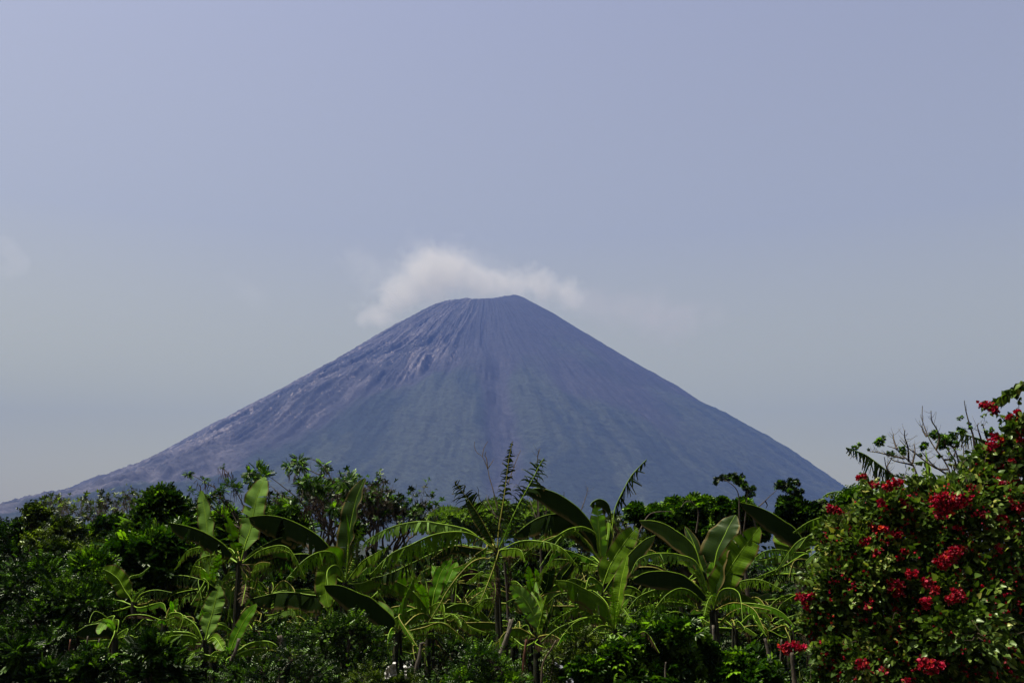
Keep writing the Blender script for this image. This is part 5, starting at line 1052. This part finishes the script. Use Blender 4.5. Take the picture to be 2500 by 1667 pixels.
stake('straight pale stake under the dark banana leaf, left of a pair', '206,1622 210,1585 215,1552', 14.0, 3.4)
stake('curved pale stake, right one of the pair under the dark leaf', '224,1624 230,1600 240,1580 243,1558', 14.0, 3.2)
stake('reddish thin stake left of the straight pale one', '164,1618 168,1590 172,1560', 14.2, 2.8, M_RSTAKE)
stake('short pale stake between the reddish and the straight one', '178,1606 180,1583', 14.2, 2.6)
stake('pale stake in the bottom left corner, topmost end bare', '16,1668 24,1635 31,1598', 13.6, 3.2)
stake('curved stake in the bottom left, second from the corner', '46,1668 54,1645 64,1621', 13.6, 3.0)
stake('thin leaning stick, third from the bottom left corner', '78,1664 84,1648 91,1632', 13.6, 2.0, M_TWIG)
stake('grey upright stick near the bottom, left of two brown ones', '269,1668 270,1645 271,1624', 13.7, 2.4)
stake('forked brown stick, middle one of three near the bottom left', '277,1665 280,1645 285,1620', 13.7, 2.2, M_TWIG)
stake('brown stick with a split tip, rightmost of three near the bottom left', '293,1668 295,1645 298,1618', 13.7, 2.6, M_STAKE)
stake('pale short stake under the broad-leaved bush', '1624,1650 1626,1615', 13.2, 3.6)
# a short log on the ground at the right
lg = Tubes(); lg.cap_add(catmull([at(1892, 1664, 16.6), at(1915, 1662, 16.6), at(1936, 1664, 16.6)], 10), 0.05, 0.045, 9, 0.25)
tag(lg.obj('log', M_STAKE), 'short grey log lying in the clearing under the red flower cluster', 'log')

# ------------------------------------------------------------------ white sheets behind the creepers
def sheet(label, outline, Y, name, mat):
    """a crumpled hanging sheet: a fine grid cut to a ragged outline, folded in depth"""
    pts = np.array([tuple(map(float, z.split(','))) for z in outline.split()])
    x0, y0 = pts.min(0); x1, y1 = pts.max(0)
    nx, ny = 40, 40
    gx, gy = np.meshgrid(np.linspace(x0, x1, nx), np.linspace(y0, y1, ny), indexing='ij')
    def inside(x, y):
        c = np.zeros(x.shape, bool); j = len(pts) - 1
        for i in range(len(pts)):
            xi, yi = pts[i]; xj, yj = pts[j]
            hit = ((yi > y) != (yj > y)) & (x < (xj - xi) * (y - yi) / (yj - yi + 1e-9) + xi); c ^= hit; j = i
        return c
    ins = inside(gx, gy)
    dep = (fbm(gx / 14.0, gy / 9.0, 4, True) - 0.5) * 0.22 - (y1 - gy) * 0.002
    V = np.array([at(a, b_, Y + d) for a, b_, d in zip(gx.ravel(), gy.ravel(), dep.ravel())])
    th_ = V + np.array([0, 0.006, 0])
    F = []
    for i in range(nx - 1):
        for j in range(ny - 1):
            if ins[i, j] and ins[i + 1, j] and ins[i, j + 1] and ins[i + 1, j + 1]:
                a = i * ny + j; F.append((a, a + 1, a + ny + 1, a + ny)); q = len(V); F.append((q + a, q + a + ny, q + a + ny + 1, q + a + 1))
    return tag(mesh_obj(name, np.vstack([V, th_]), F, mat), label, 'sheet', 'scraps of pale sheet in the undergrowth')
def cloth_mat(name, c):
    m, n, l = new_mat(name); out = n.new('ShaderNodeOutputMaterial'); p = n.new('ShaderNodeBsdfPrincipled')
    tc = n.new('ShaderNodeTexCoord'); nz = n.new('ShaderNodeTexNoise'); nz.inputs['Scale'].default_value = 8; nz.inputs['Detail'].default_value = 5; l.new(tc.outputs['Object'], nz.inputs['Vector'])
    r = ramp(n, [(0.3, tuple(v * 0.6 for v in c)), (0.6, c)]); l.new(nz.outputs['Fac'], r.inputs[0]); l.new(r.outputs[0], p.inputs['Base Color']); p.inputs['Roughness'].default_value = 0.7
    l.new(p.outputs[0], out.inputs[0]); return m
M_SHEET = cloth_mat('white_sheet', (0.26, 0.25, 0.22)); M_GREY = cloth_mat('grey_sheet', (0.09, 0.095, 0.105))
sheet('larger crumpled white sheet hanging behind the low bush, left of the two', '938,1642 945,1626 957,1620 960,1614 966,1615 967,1632 970,1645 966,1652 956,1650 950,1655 940,1658', 12.7, 'white_sheet', M_SHEET)
sheet('smaller torn white sheet with two upward points, beside the grey post', '985,1617 995,1628 1002,1624 999,1612 1005,1622 1004,1630 992,1634 993,1648 996,1655 988,1658 988,1640 985,1628', 12.7, 'white_sheet', M_SHEET)
sheet('grey crumpled scrap under the olive bush in the centre', '1354,1612 1362,1620 1374,1624 1380,1632 1374,1636 1362,1630 1355,1624', 13.6, 'grey_sheet', M_GREY)
sheet('second grey scrap on the ground below the crumpled one', '1382,1660 1390,1654 1402,1656 1400,1668 1384,1670', 13.2, 'grey_sheet', M_GREY)
